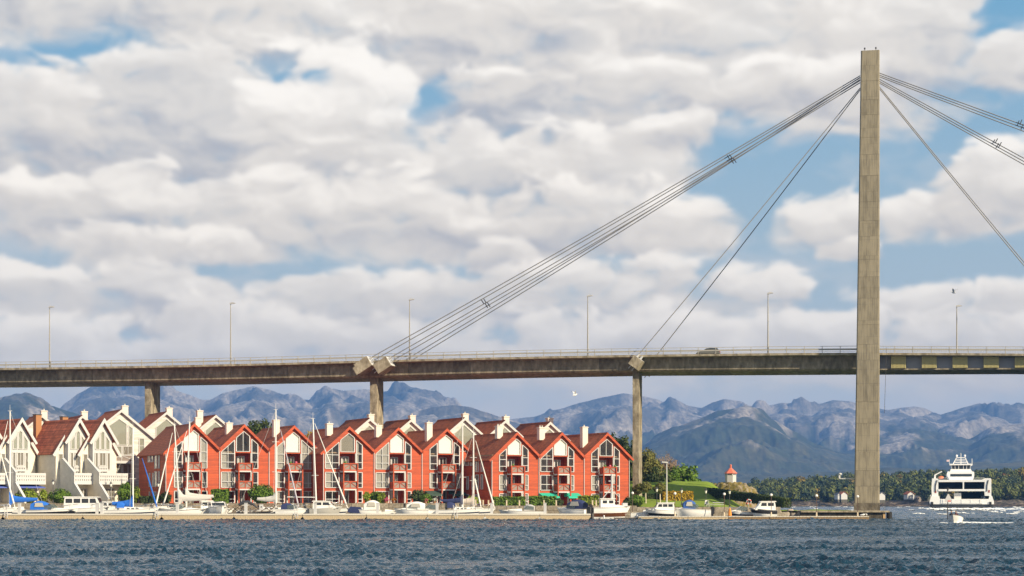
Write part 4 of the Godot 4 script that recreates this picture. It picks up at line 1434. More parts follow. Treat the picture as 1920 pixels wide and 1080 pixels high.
func leaf_mat(key: String, r: float, g: float, b: float) -> StandardMaterial3D:
	var m := mat(key, r, g, b, 0.75)
	m.vertex_color_use_as_albedo = true
	m.backlight_enabled = true
	m.backlight = lin(0.35 * r / maxf(r, g), 0.35 * g / maxf(r, g), 0.05)
	return m

func add_leaf(s: Shape, p: Vector3, out: Vector3, size: float, r: RandomNumberGenerator) -> void:
	var nrm := (out + Vector3(r.randf_range(-1, 1), r.randf_range(-0.6, 1.0), r.randf_range(-1, 1)) * 0.85).normalized()
	var x := nrm.cross(Vector3(r.randf_range(-1, 1), r.randf_range(-1, 1), r.randf_range(-1, 1))).normalized()
	var y := nrm.cross(x)
	var t := r.randf_range(0.55, 1.15)
	var tint := Color(t * r.randf_range(0.9, 1.15), t, t * r.randf_range(0.7, 1.1))
	var a := p - x * size - y * size * 0.6
	var b := p + x * size * 0.8 - y * size * 0.5
	var c := p + x * size + y * size * 0.6
	var d := p - x * size * 0.7 + y * size * 0.65
	for q in [a, c, b, a, d, c]:
		s.v.append(q); s.n.append(nrm); s.c.append(tint)

# a crown: clumps of leaf-sized faces spread through an uneven volume of unit radius
func crown_mesh(seed_is: int, clumps: int, per: int, leaf: float, sparse := 1.0) -> ArrayMesh:
	var key := "crown%d_%d_%d_%f" % [seed_is, clumps, per, leaf]
	if meshes.has(key):
		return meshes[key]
	var r := RandomNumberGenerator.new()
	r.seed = seed_is
	var s := shape()
	s.colored = true
	for k in clumps:
		var d := Vector3(r.randfn(), r.randfn() * 0.9, r.randfn()).normalized()
		var rad := pow(r.randf(), 0.45) * r.randf_range(0.72, 0.98)
		var c := d * rad
		c.y *= 0.92
		var cr := r.randf_range(0.13, 0.27) * sparse
		for j in per:
			var e := Vector3(r.randfn(), r.randfn(), r.randfn()).normalized()
			add_leaf(s, c + e * cr * pow(r.randf(), 0.4), (e + d * 0.6).normalized(), leaf * r.randf_range(0.7, 1.3), r)
	meshes[key] = s.mesh()
	return meshes[key]

func tree(called: String, label: String, px: float, top: float, base_y: float, z: float, half: float, tall: float, material: Material, seed_is: int, group := "", leaf := 0.055, sparse := 1.0, trunk_mat: Material = null) -> Node3D:
	var p := at(px, 0, z)
	p.y = base_y
	var t := thing(called, label, "tree", p, seed_is * 0.7, group)
	var crown_top := EYE + (HORIZON - top) / FOCAL * z - base_y
	var bark: Material = trunk_mat if trunk_mat else mat("bark", 0.10, 0.075, 0.05, 0.95)
	var mid := crown_top - tall
	var w := clampf(half * 0.09, 0.06, 0.3)
	make("trunk", shape().tube([Vector3(0, -0.4, 0), Vector3(0.03, mid * 0.5, 0.02), Vector3(-0.04, mid + tall * 0.3, 0.0)], [w * 1.25, w, w * 0.5], 7), bark, t)
	for k in 4:
		var g := TAU * k / 4.0 + seed_is
		make("limb", shape().tube([Vector3(0, mid * 0.75, 0), Vector3(cos(g) * half * 0.35, mid, sin(g) * half * 0.35), Vector3(cos(g) * half * 0.62, mid + tall * 0.45, sin(g) * half * 0.62)], [w * 0.6, w * 0.4, w * 0.15], 5), bark, t)
	put("crown", crown_mesh(seed_is, 150, 26, leaf, sparse), material, t, Transform3D(Basis.IDENTITY.scaled(Vector3(half, tall, half)), Vector3(0, mid, 0)))
	return t

# a clipped hedge or a round shrub, filled with leaves near its surface
func hedge(called: String, label: String, a: Vector3, b: Vector3, tall: float, deep: float, material: Material, seed_is: int, round_top := 0.0, leaf := 0.11) -> Node3D:
	var d := b - a
	var o := thing(called, label, "hedge" if called.contains("hedge") else "shrub", (a + b) * 0.5, -atan2(d.z, d.x), "hedges and shrubs along the quay")
	var ahead := d.normalized()
	var aside := ahead.cross(Vector3.UP).normalized()
	o.basis = Basis(ahead, aside.cross(ahead).normalized(), aside)
	var r := RandomNumberGenerator.new()
	r.seed = seed_is
	var half := d.length() * 0.5
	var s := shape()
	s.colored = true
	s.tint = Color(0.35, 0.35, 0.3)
	var f := FastNoiseLite.new()
	f.seed = seed_is
	f.frequency = 0.5
	var n := int((4.0 * half * tall + 4.0 * half * deep + 2.0 * tall * deep) * 42.0 * pow(0.11 / leaf, 1.5))
	for k in mini(n, 5200):
		var q := Vector3(r.randf_range(-1, 1), r.randf_range(0, 1), r.randf_range(-1, 1))
		var out: Vector3
		if round_top > 0.5:
			var e := Vector3(r.randfn(), r.randfn(), r.randfn()).normalized()
			e.y = absf(e.y) if r.randf() < 0.8 else e.y * 0.6
			q = Vector3(e.x, 0.42 + e.y * 0.58, e.z)
			out = e
			q *= 1.0 - pow(r.randf(), 2.0) * 0.3
		else:
			match r.randi() % 3:
				0:
					q.x = signf(q.x)
					out = Vector3(q.x, 0, 0)
					if r.randf() > deep / half:
						q.x = r.randf_range(-1, 1)
						q.z = signf(q.z)
						out = Vector3(0, 0, q.z)
				1:
					q.y = 1.0
					out = Vector3.UP
				2:
					q.z = signf(q.z)
					out = Vector3(0, 0, q.z)
		var p := q * Vector3(half, tall, deep * 0.5)
		p += out * (f.get_noise_3d(p.x * 2.0, p.y * 2.0, p.z * 2.0) * 0.22 * (1.0 if round_top < 0.5 else 2.2) + r.randf_range(-0.1, 0.03))
		add_leaf(s, p, out, leaf * r.randf_range(0.7, 1.3), r)
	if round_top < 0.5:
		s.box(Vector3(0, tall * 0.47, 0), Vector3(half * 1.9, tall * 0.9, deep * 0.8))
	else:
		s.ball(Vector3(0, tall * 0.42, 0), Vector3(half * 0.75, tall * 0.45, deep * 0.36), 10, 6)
	make("foliage", s, material, o)
	make("stem", shape().rod(Vector3(0, -0.5, 0), Vector3(0, tall * 0.5, 0), 0.08, 0.05, 6), mat("bark", 0.10, 0.075, 0.05, 0.95), o)
	return o

func hedge_px(called: String, label: String, x0: float, x1: float, top: float, z: float, deep: float, material: Material, seed_is: int, round_top := 0.0, z1 := -1.0) -> void:
	var a := at(x0, 0, z)
	var b := at(x1, 0, z if z1 < 0.0 else z1)
	a.y = land_y(a.x, z)
	b.y = a.y
	hedge(called, label, a, b, EYE + (HORIZON - top) / FOCAL * z - a.y, deep, material, seed_is, round_top)

func make_greenery() -> void:
	var dark := leaf_mat("leaf_dark", 0.055, 0.085, 0.018)
	var green := leaf_mat("leaf_green", 0.13, 0.225, 0.018)
	var bright := leaf_mat("leaf_bright", 0.23, 0.30, 0.020)
	var olive := leaf_mat("leaf_olive", 0.19, 0.19, 0.045)
	var gold := leaf_mat("leaf_gold", 0.50, 0.33, 0.015)
	var bare := leaf_mat("leaf_bare", 0.38, 0.27, 0.19)
	var white_bark := mat("pale_bark", 0.55, 0.48, 0.38, 0.9)
	tree("leafy_tree", "dark leafy tree top showing between two white and red roofs", 482, 776, 4.0, 292, 3.4, 4.2, dark, 3, "trees behind the houses")
	tree("leafy_tree", "yellowing tree top between red roofs beside a bare mast", 586, 803, 4.0, 290, 1.4, 2.4, gold, 4, "trees behind the houses")
	tree("leafy_tree", "tall dark tree between the last red house and the bridge pier", 1152, 806, 3.2, 314, 3.9, 4.6, dark, 5, "trees beside the bridge pier")
	tree("leafy_tree", "broad dark tree right behind the slim bridge pier", 1178, 822, 3.2, 316, 3.4, 5.3, dark, 6, "trees beside the bridge pier")
	tree("leafy_tree", "olive tree top directly past the slim bridge pier", 1214, 838, 3.2, 318, 2.2, 2.8, olive, 7, "trees beside the bridge pier")
	tree("leafy_tree", "yellow-green tree at the foot of the bridge pier", 1218, 853, 3.2, 316, 3.1, 3.6, olive, 8, "trees beside the bridge pier")
	tree("leafy_tree", "bare pinkish tree behind the big round green bush", 1250, 847, 3.2, 326, 2.6, 2.9, bare, 9, "trees beside the bridge pier", 0.03, 1.25)
	tree("leafy_tree", "deep shaded tree between the pier and the round green bush", 1232, 872, 3.2, 312, 2.8, 3.2, dark, 10, "trees beside the bridge pier")
	tree("leafy_tree", "big round bright green bush on the lawn beside the tall street lamp", 1278, 865, 5.0, 324, 3.9, 3.2, green, 11, "trees beside the bridge pier")
	tree("leafy_tree", "green bush between the big round bush and the lighthouse slope", 1254, 880, 4.4, 318, 3.0, 2.9, green, 19, "trees beside the bridge pier")
	for q in [[1211, 902, 272, "young tree with a pale trunk nearest the clipped round bush"], [1238, 904, 275, "young tree with a pale trunk beside the tall street lamp"], [1199, 905, 278, "young tree with a pale trunk by the concrete pier"]]:
		var p := at(q[0], 0, q[2])
		tree("young_tree", q[3], q[0], q[1], land_y(p.x, q[2]), q[2], 1.05, 0.95, olive, 12 + int(q[0]) % 3, "young trees on the lawn", 0.11, 1.1, white_bark)
	# along the quay, left to right
	hedge_px("leafy_shrub", "low yellow-green bush under the white terrace with an awning", 28, 74, 917, 257.6, 1.6, bright, 21, 1.0)
	hedge_px("leafy_shrub", "yellow-green bush below the cream side wall", 72, 90, 917, 257.6, 1.5, bright, 22, 1.0)
	hedge_px("leafy_shrub", "broad green bush below the cream side wall beside a lantern", 92, 136, 917, 257.6, 1.7, green, 23, 1.0)
	hedge_px("leafy_shrub", "tall dense green bush in front of the large white glazed house", 222, 250, 905, 257.8, 2.2, green, 24, 1.0)
	hedge_px("leafy_shrub", "slender yellow-green bush beside the blue sail cover's mast", 247, 263, 912, 257.2, 1.2, bright, 25, 1.0)
	hedge_px("low_hedge", "low dark hedge at the foot of the dark red side wall", 262, 300, 931, 257.2, 1.0, dark, 26)
	hedge_px("leafy_shrub", "dark bush at the corner of the first red house", 300, 322, 922, 256.9, 1.0, dark, 27, 1.0)
	hedge_px("clipped_hedge", "square clipped hedge block in front of a red house", 398, 427, 918, 257.4, 1.9, green, 28)
	hedge_px("leafy_shrub", "spreading green bush between two red houses beside the gangway", 466, 515, 907, 258.2, 2.2, green, 29, 1.0)
	hedge_px("clipped_shrub", "round clipped ball shrub beside the white boat canopy", 682, 695, 921, 258.2, 1.0, bright, 30, 1.0)
	hedge_px("clipped_shrub", "larger round clipped shrub between ball shrub and column shrub", 693, 711, 921, 258.4, 1.3, green, 31, 1.0)
	hedge_px("clipped_shrub", "upright clipped column shrub beside pink flowers", 709, 721, 924, 257.8, 1.0, bright, 32)
	hedge_px("leafy_shrub", "tall loose green bush at the corner of two red houses", 770, 800, 917, 258.4, 2.0, dark, 33, 1.0)
	hedge_px("leafy_shrub", "round green bush beside the loose bush and pink flowers", 786, 811, 925, 257.6, 1.5, green, 34, 1.0)
	hedge_px("leafy_shrub", "yellow-green bush between the two masts beside the blue sail cover", 872, 900, 930, 258.0, 1.2, bright, 35, 1.0)
	hedge_px("clipped_hedge", "long clipped hedge in front of the dark sided red house", 924, 984, 932, 257.8, 1.3, green, 36)
	hedge_px("clipped_hedge", "clipped hedge in front of the teal awnings", 992, 1042, 931, 257.8, 1.3, green, 37)
	hedge_px("leafy_shrub", "dark rounded shrub under the teal awning", 1042, 1058, 934, 257.6, 1.1, dark, 38, 1.0)
	hedge_px("clipped_hedge", "bright clipped hedge in front of the last red house", 1084, 1122, 930, 257.8, 1.3, bright, 39)
	hedge_px("leafy_shrub", "dark bush at the last red house's far corner", 1166, 1186, 934, 257.8, 1.6, dark, 40, 1.0)
	hedge_px("leafy_shrub", "big rounded green shrub between the last red house and the lawn", 1180, 1210, 929, 258.4, 2.4, green, 41, 1.0)
	hedge_px("flowering_hedge", "golden yellow hedge on the lawn beneath the lanterns", 1243, 1299, 922, 281.0, 1.5, gold, 42)
	hedge("clipped_hedge", "long dark clipped hedge running down from the lighthouse knoll", at(1332, 931, 300.0), at(1477, 953, 262.0), 1.45, 1.2, dark, 43)
	hedge_px("low_hedge", "low green hedge behind the lawn by the saplings", 1190, 1250, 926, 288.0, 1.0, dark, 44)
	# pots of flowers by the quay
	for q in [[724, 942, "pink flowers in a tub beside the column shrub", 0.6, 0.12, 0.22], [738, 943, "orange flowers in a tub in front of a red house", 0.6, 0.24, 0.03], [798, 944, "pink flowers by the loose green bush", 0.62, 0.14, 0.2], [815, 938, "white flowers next to the blue sprayhood", 0.75, 0.75, 0.7]]:
		var p := at(q[0], 0, 257.2)
		p.y = land_y(p.x, 257.2)
		var o := thing("flower_tub", q[2], "flowers", p, 0.0)
		make("tub", shape().lathe([Vector2(0.22, 0), Vector2(0.3, 0.35), Vector2(0.26, 0.36)], Vector3.ZERO, 10), mat("clay_tub", 0.34, 0.16, 0.09, 0.9), o)
		put("blooms", crown_mesh(77, 20, 16, 0.16), leaf_mat("blooms_%d" % int(q[0]), q[3], q[4], q[5]), o, Transform3D(Basis.IDENTITY.scaled(Vector3(0.5, 0.42, 0.45)), Vector3(0, 0.6, 0)))

# the grassy rock with the small lighthouse
func make_knoll() -> void:
	var f := FastNoiseLite.new()
	f.seed = 17
	f.frequency = 0.22
	f.fractal_octaves = 4
	var cols := 70
	var rows := 60
	var pos := PackedVector3Array()
	var col := PackedColorArray()
	pos.resize(cols * rows)
	col.resize(cols * rows)
	var mid := at(1372, 0, 312.0)
	for i in rows:
		for j in cols:
			var u := j / (cols - 1.0) * 2.0 - 1.0
			var v := i / (rows - 1.0) * 2.0 - 1.0
			var x := u * 7.4
			var z := v * 7.0
			var d := sqrt(u * u * (1.0 if u > 0.0 else 0.8) + v * v)
			var n := f.get_noise_2d(x * 3.0, z * 3.0)
			var y := -1.5 + 7.5 * pow(maxf(0.0, 1.0 - d * d), 0.62) + n * 0.8 * (1.0 - d * 0.5) + absf(f.get_noise_2d(x * 9.0, z * 4.0)) * 0.4
			y = minf(y, 5.95 + n * 0.2)
			pos[i * cols + j] = Vector3(x, y, z)
			var rock := smoothstep(0.05, 0.3, f.get_noise_2d(x * 5.0 + 90.0, z * 5.0 + y * 4.0) + u * 0.35)
			var dry := Color(0.36, 0.27, 0.06).lerp(Color(0.16, 0.15, 0.03), smoothstep(-0.1, 0.4, f.get_noise_2d(x * 7.0 - 30.0, z * 7.0)))
			col[i * cols + j] = dry.lerp(Color(0.46, 0.38, 0.28), rock)
	var m := mat("knoll_ground", 1, 1, 1, 0.95)
	m.vertex_color_use_as_albedo = true
	grainy(m, noise_texture(0.05, Color(0.5, 0.5, 0.48), Color(1, 1, 1), 19, 6), Vector3.ONE * 0.3)
	var k := put("rock_knoll", indexed(cols, rows, pos, col), m, self, Transform3D(Basis.IDENTITY, Vector3(mid.x, 0, mid.z)))
	setting(k)
	# lighthouse
	var p := at(1370, 905, 312.0)
	p.y = 5.7
	var h := thing("lighthouse", "small white six-sided lighthouse with a red cone roof on the knoll", "lighthouse", p, -0.26)
	var six := func(r0: float, r1: float, y0: float, y1: float) -> Shape:
		var s := shape()
		for e in 6:
			var g0 := TAU * e / 6.0
			var g1 := TAU * (e + 1) / 6.0
			s.quad(Vector3(cos(g1) * r0, y0, sin(g1) * r0), Vector3(cos(g0) * r0, y0, sin(g0) * r0), Vector3(cos(g0) * r1, y1, sin(g0) * r1), Vector3(cos(g1) * r1, y1, sin(g1) * r1))
			s.tri(Vector3(cos(g0) * r1, y1, sin(g0) * r1), Vector3(0, y1, 0), Vector3(cos(g1) * r1, y1, sin(g1) * r1))
			s.tri(Vector3(cos(g1) * r0, y0, sin(g1) * r0), Vector3(0, y0, 0), Vector3(cos(g0) * r0, y0, sin(g0) * r0))
		return s
	make("base", six.call(1.15, 1.1, -0.5, 0.1), mat("pale_chimney", 0.66, 0.60, 0.54, 0.8), h)
	make("wall", six.call(0.98, 0.98, 0.1, 1.55), mat("white_paint"), h)
	make("lantern_glass", six.call(0.92, 0.92, 1.55, 1.82), glass_pane(), h)
	make("lamp_lens", shape().rod(Vector3(0, 1.5, 0), Vector3(0, 1.82, 0), 0.25, -1, 10), mat("brass_lamp", 0.35, 0.24, 0.08, 0.4, 0.6), h)
	for e in 6:
		var g := TAU * e / 6.0
		make("mullion", shape().span(Vector3(-0.1, 1.55, -0.1), Vector3(0.1, 1.83, 0.1)), mat("white_paint"), h, Transform3D(Basis(Vector3.UP, -g), Vector3(cos(g) * 0.9, 0, sin(g) * 0.9)))
	var red := mat("lighthouse_red", 0.62, 0.16, 0.10, 0.6)
	var roof := make("roof", six.call(1.22, 0.2, 1.84, 2.8), red, h)
	make("finial", shape().rod(Vector3(0, 2.8, 0), Vector3(0, 3.15, 0), 0.17, 0.17, 8).ball(Vector3(0, 3.25, 0), Vector3(0.2, 0.2, 0.2), 8, 6), red, roof)

# the wooded shore across the water
func make_far_shore() -> void:
	var f := FastNoiseLite.new()
	f.seed = 61
	f.frequency = 0.006
	f.fractal_octaves = 4
	var height := func(x: float, z: float) -> float:
		var px := 960.0 + FOCAL * x / z
		var shore := 905.0 + f.get_noise_2d(x * 1.2, 7.0) * 70.0 - smoothstep(1650.0, 1950.0, px) * 40.0
		var up := smoothstep(0.0, 330.0, z - shore)
		var tall := 7.5 + smoothstep(1480.0, 1640.0, px) * 4.5 + smoothstep(1760.0, 1900.0, px) * 2.0 + f.get_noise_2d(x * 2.0, z) * 6.0 - smoothstep(1480.0, 1360.0, px) * 4.0
		return -2.5 + smoothstep(-6.0, 26.0, z - shore) * (4.6 + f.get_noise_2d(x * 12.0, z * 12.0) * 2.5) + up * tall
	var cols := 160
	var rows := 60
	var pos := PackedVector3Array()
	var col := PackedColorArray()
	pos.resize(cols * rows)
	col.resize(cols * rows)
	for i in rows:
		var z := 840.0 + pow(i / (rows - 1.0), 1.7) * 620.0
		for j in cols:
			var x := lerpf(90.0, 460.0, j / (cols - 1.0))
			var y: float = height.call(x, z)
			pos[i * cols + j] = Vector3(x, y, -z)
			var soil := Color(0.10, 0.075, 0.05).lerp(Color(0.36, 0.27, 0.20), smoothstep(-0.35, 0.3, f.get_noise_2d(x * 30.0, z * 30.0)))
			col[i * cols + j] = soil.lerp(Color(0.06, 0.08, 0.025), smoothstep(2.6, 4.2, y + f.get_noise_2d(x * 9.0, z * 9.0) * 2.0))
	var m := mat("shore_ground", 1, 1, 1, 0.95)
	m.vertex_color_use_as_albedo = true
	grainy(m, noise_texture(0.02, Color(0.22, 0.2, 0.18), Color(1, 1, 1), 66, 6, 512, 0.5, 0.22), Vector3(0.03, 0.12, 0.03))
	setting(put("far_shore", indexed(cols, rows, pos, col), m))
	# the wood: one mass of crowns
	var s := shape()
	s.colored = true
	var r := RandomNumberGenerator.new()
	r.seed = 44
	for k in 16:
		var d := Vector3(r.randfn(), r.randfn(), r.randfn()).normalized()
		for j in 16:
			var e := Vector3(r.randfn(), r.randfn(), r.randfn()).normalized()
			add_leaf(s, d * 0.62 + e * 0.36, (e + d * 0.7).normalized(), 0.15 * r.randf_range(0.7, 1.3), r)
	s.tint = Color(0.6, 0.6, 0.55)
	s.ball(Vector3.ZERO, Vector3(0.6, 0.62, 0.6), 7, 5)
	var mm := MultiMesh.new()
	mm.transform_format = MultiMesh.TRANSFORM_3D
	mm.use_colors = true
	mm.mesh = s.mesh()
	var places := []
	var tries := 0
	while places.size() < 5200 and tries < 40000:
		tries += 1
		var z := 900.0 + pow(r.randf(), 1.4) * 480.0
		var x := r.randf_range(100.0, 445.0)
		var y: float = height.call(x, z)
		if y < 2.6 + f.get_noise_2d(x * 3.0, z * 3.0) * 2.0:
			continue
		places.append([Vector3(x, y, -z), r.randf()])
	mm.instance_count = places.size()
	for k in places.size():
		var q: Array = places[k]
		var rad := r.randf_range(1.5, 3.4)
		var tall := rad * r.randf_range(0.9, 1.5)
		mm.set_instance_transform(k, Transform3D(Basis(Vector3.UP, r.randf() * TAU).scaled(Vector3(rad, tall, rad)), q[0] + Vector3(0, tall * r.randf_range(0.7, 1.3), 0)))
		var c := Color(0.055, 0.085, 0.022).lerp(Color(0.15, 0.17, 0.035), q[1])
		if r.randf() < 0.05:
			c = Color(0.24, 0.18, 0.03)
		elif r.randf() < 0.012:
			c = Color(0.26, 0.12, 0.04)
		elif r.randf() < 0.3:
			c = Color(0.03, 0.055, 0.022)
		mm.set_instance_color(k, c)
	var wood := MultiMeshInstance3D.new()
	wood.name = "far_woodland"
	wood.multimesh = mm
	var lm := mat("woodland_leaf", 1, 1, 1, 0.85)
	lm.vertex_color_use_as_albedo = true
	wood.material_override = lm
	wood.set_meta("kind", "stuff")
	wood.set_meta("label", "mixed green and autumn woodland along the far shore")
	wood.set_meta("category", "woodland")
	add_child(wood)
	# cottages among the trees
	var n := 0
	for q in [[1573, 930, 1000, 1.6, "tiny white boathouse at the wood's edge left of the pylon"], [1583, 930, 1010, 4.5, "low white cottage with a long roof left of the pylon"], [1654, 931, 990, 4.5, "white cottage half hidden beside the pylon's bright edge"], [1708, 930, 990, 5.0, "white gabled cottage in the far wood between pylon and ferry"], [1724, 938, 960, 5.0, "grey boathouse near the water between pylon and ferry"], [1739, 928, 990, 5.0, "long white cottage close to the ferry's side"]]:
		var p := at(q[0], q[1] + 5.0, 930.0)
		var o := thing("shore_cottage", q[4], "cottage", p, 0.3, "cottages on the far shore")
		var w: float = q[3] * 0.8
		make("wall", shape().slab([Vector2(-w * 0.5, -0.4), Vector2(w * 0.5, -0.4), Vector2(w * 0.5, 2.4), Vector2(0, 2.4 + w * 0.32), Vector2(-w * 0.5, 2.4)], 0.0, -4.0), mat("white_paint") if n != 4 else mat("grey_board", 0.24, 0.20, 0.18, 0.85), o)
		make("foundation", shape().span(Vector3(-w * 0.52, -2.0, -4.1), Vector3(w * 0.52, -0.4, 0.1)), mat("dark_stone", 0.09, 0.085, 0.07, 0.9), o)
		var roof := make("roof", slope(Vector2(0, 2.5 + w * 0.32), Vector2(-w * 0.58, 2.2), 0.4, -4.3), roofing("brown_red_tiles", 0.56, 0.145, 0.055, 0.42) if n % 2 else mat("slate_roof", 0.16, 0.15, 0.15, 0.8), o)
		make("roof_slope", slope(Vector2(0, 2.5 + w * 0.32), Vector2(w * 0.58, 2.2), 0.4, -4.3), roof.material_override, roof)
		if w > 4.0:
			for x in [-w * 0.25, w * 0.25]:
				window(o, rect(x - 0.5, 0.6, x + 0.5, 1.9), 0.0, "curtain")
		n += 1

# ------------------------------------------------------------------ boats
# bow towards +x, waterline at y = 0
func hull_rows(L: float, B: float, H: float, rake: float, lift: float, from_y: float, to_y: float, out := 0.0) -> Array:
	var rows := []
	for i in 15:
		var t := i / 14.0
		var half: float = B * 0.5 * (lerpf(0.84, 1.0, smoothstep(0.0, 0.45, t)) if t < 0.5 else 1.0 - pow((t - 0.5) / 0.5, 2.3))
		half = maxf(half, 0.02)
		var h := H * (1.0 + lift * t * t)
		var line := []
		for k in 5:
			var y := lerpf(from_y, to_y, k / 4.0)
			var yy := y * (h / H) if y > 0.0 else y
			var w := half * (0.55 + 0.45 * smoothstep(-0.35, 0.75, y / H)) + out
			line.append(Vector3(lerpf(-L * 0.5, L * 0.5 - rake, t) + rake * smoothstep(0.0, 1.0, t) * clampf(y / H, -0.2, 1.0) * t, yy, w))
		rows.append(line)
	return rows

func hull_shape(L: float, B: float, H: float, rake: float, lift: float, y0 := -0.35, y1 := 99.0, out := 0.0, closed := true) -> Shape:
	y1 = minf(y1, H)
	var rows := hull_rows(L, B, H, rake, lift, y0, y1, out)
	var s := shape()
	s.sheet(rows, true)
	var other := []
	for line in rows:
		var m := []
		for q in line:
			m.append(q * Vector3(1, 1, -1))
		other.append(m)
	s.sheet(other)
	if closed:
		for i in rows.size() - 1:
			s.quad(rows[i][4], other[i][4], other[i + 1][4], rows[i + 1][4])
		for k in 4:
			s.quad(rows[0][k], other[0][k], other[0][k + 1], rows[0][k + 1])
	return s

func hull_of(boat: Node3D, o: Dictionary) -> void:
	var L: float = o.L
	var B: float = o.get("B", L * 0.34)
	var H: float = o.get("H", 0.8)
	var rake: float = o.get("rake", 1.0)
	var lift: float = o.get("lift", 0.25)
	make("hull", hull_shape(L, B, H, rake, lift), o.get("paint", mat("gelcoat", 0.80, 0.79, 0.76, 0.22)), boat)
	if o.has("stripe"):
		var q: Array = o.stripe
		make("hull_stripe", hull_shape(L * 0.995, B, H, rake, lift, q[0], q[1], 0.012, false), mat(q[2], q[3], q[4], q[5], 0.3), boat)
	make("rub_rail", hull_shape(L, B, H, rake, lift, H * 0.93, H * 0.985, 0.02, false), mat("dark_metal", 0.05, 0.05, 0.055, 0.5) if o.get("dark_rail", false) else mat("grey_rail", 0.45, 0.45, 0.44, 0.5), boat)
	# fenders hanging outboard
	for k in o.get("fenders", 2):
		var x: float = -L * 0.25 + k * L * 0.28
		make("fender", shape().rod(Vector3(x, 0.15, B * 0.5 + 0.12), Vector3(x, 0.62, B * 0.5 + 0.12), 0.11, -1, 8), mat("fender_white", 0.7, 0.7, 0.72, 0.5), boat)

func bow_rail(boat: Node3D, L: float, B: float, H: float, lift: float) -> void:
	var s := shape()
	var y := H * (1.0 + lift) + 0.05
	s.tube([Vector3(L * 0.12, H * (1 + lift * 0.3) + 0.45, B * 0.44), Vector3(L * 0.34, y + 0.42, B * 0.28), Vector3(L * 0.48, y + 0.5, 0), Vector3(L * 0.34, y + 0.42, -B * 0.28), Vector3(L * 0.12, H * (1 + lift * 0.3) + 0.45, -B * 0.44)], [0.03], 5)
	for q in [[0.12, 0.44], [0.34, 0.28], [0.34, -0.28], [0.12, -0.44]]:
		s.rod(Vector3(L * q[0], H, B * q[1]), Vector3(L * q[0], H * (1.0 + lift * 0.6) + 0.45, B * q[1]), 0.022, -1, 5)
	make("bow_rail", s, mat("bright_metal", 0.5, 0.5, 0.5, 0.3, 0.9), boat)

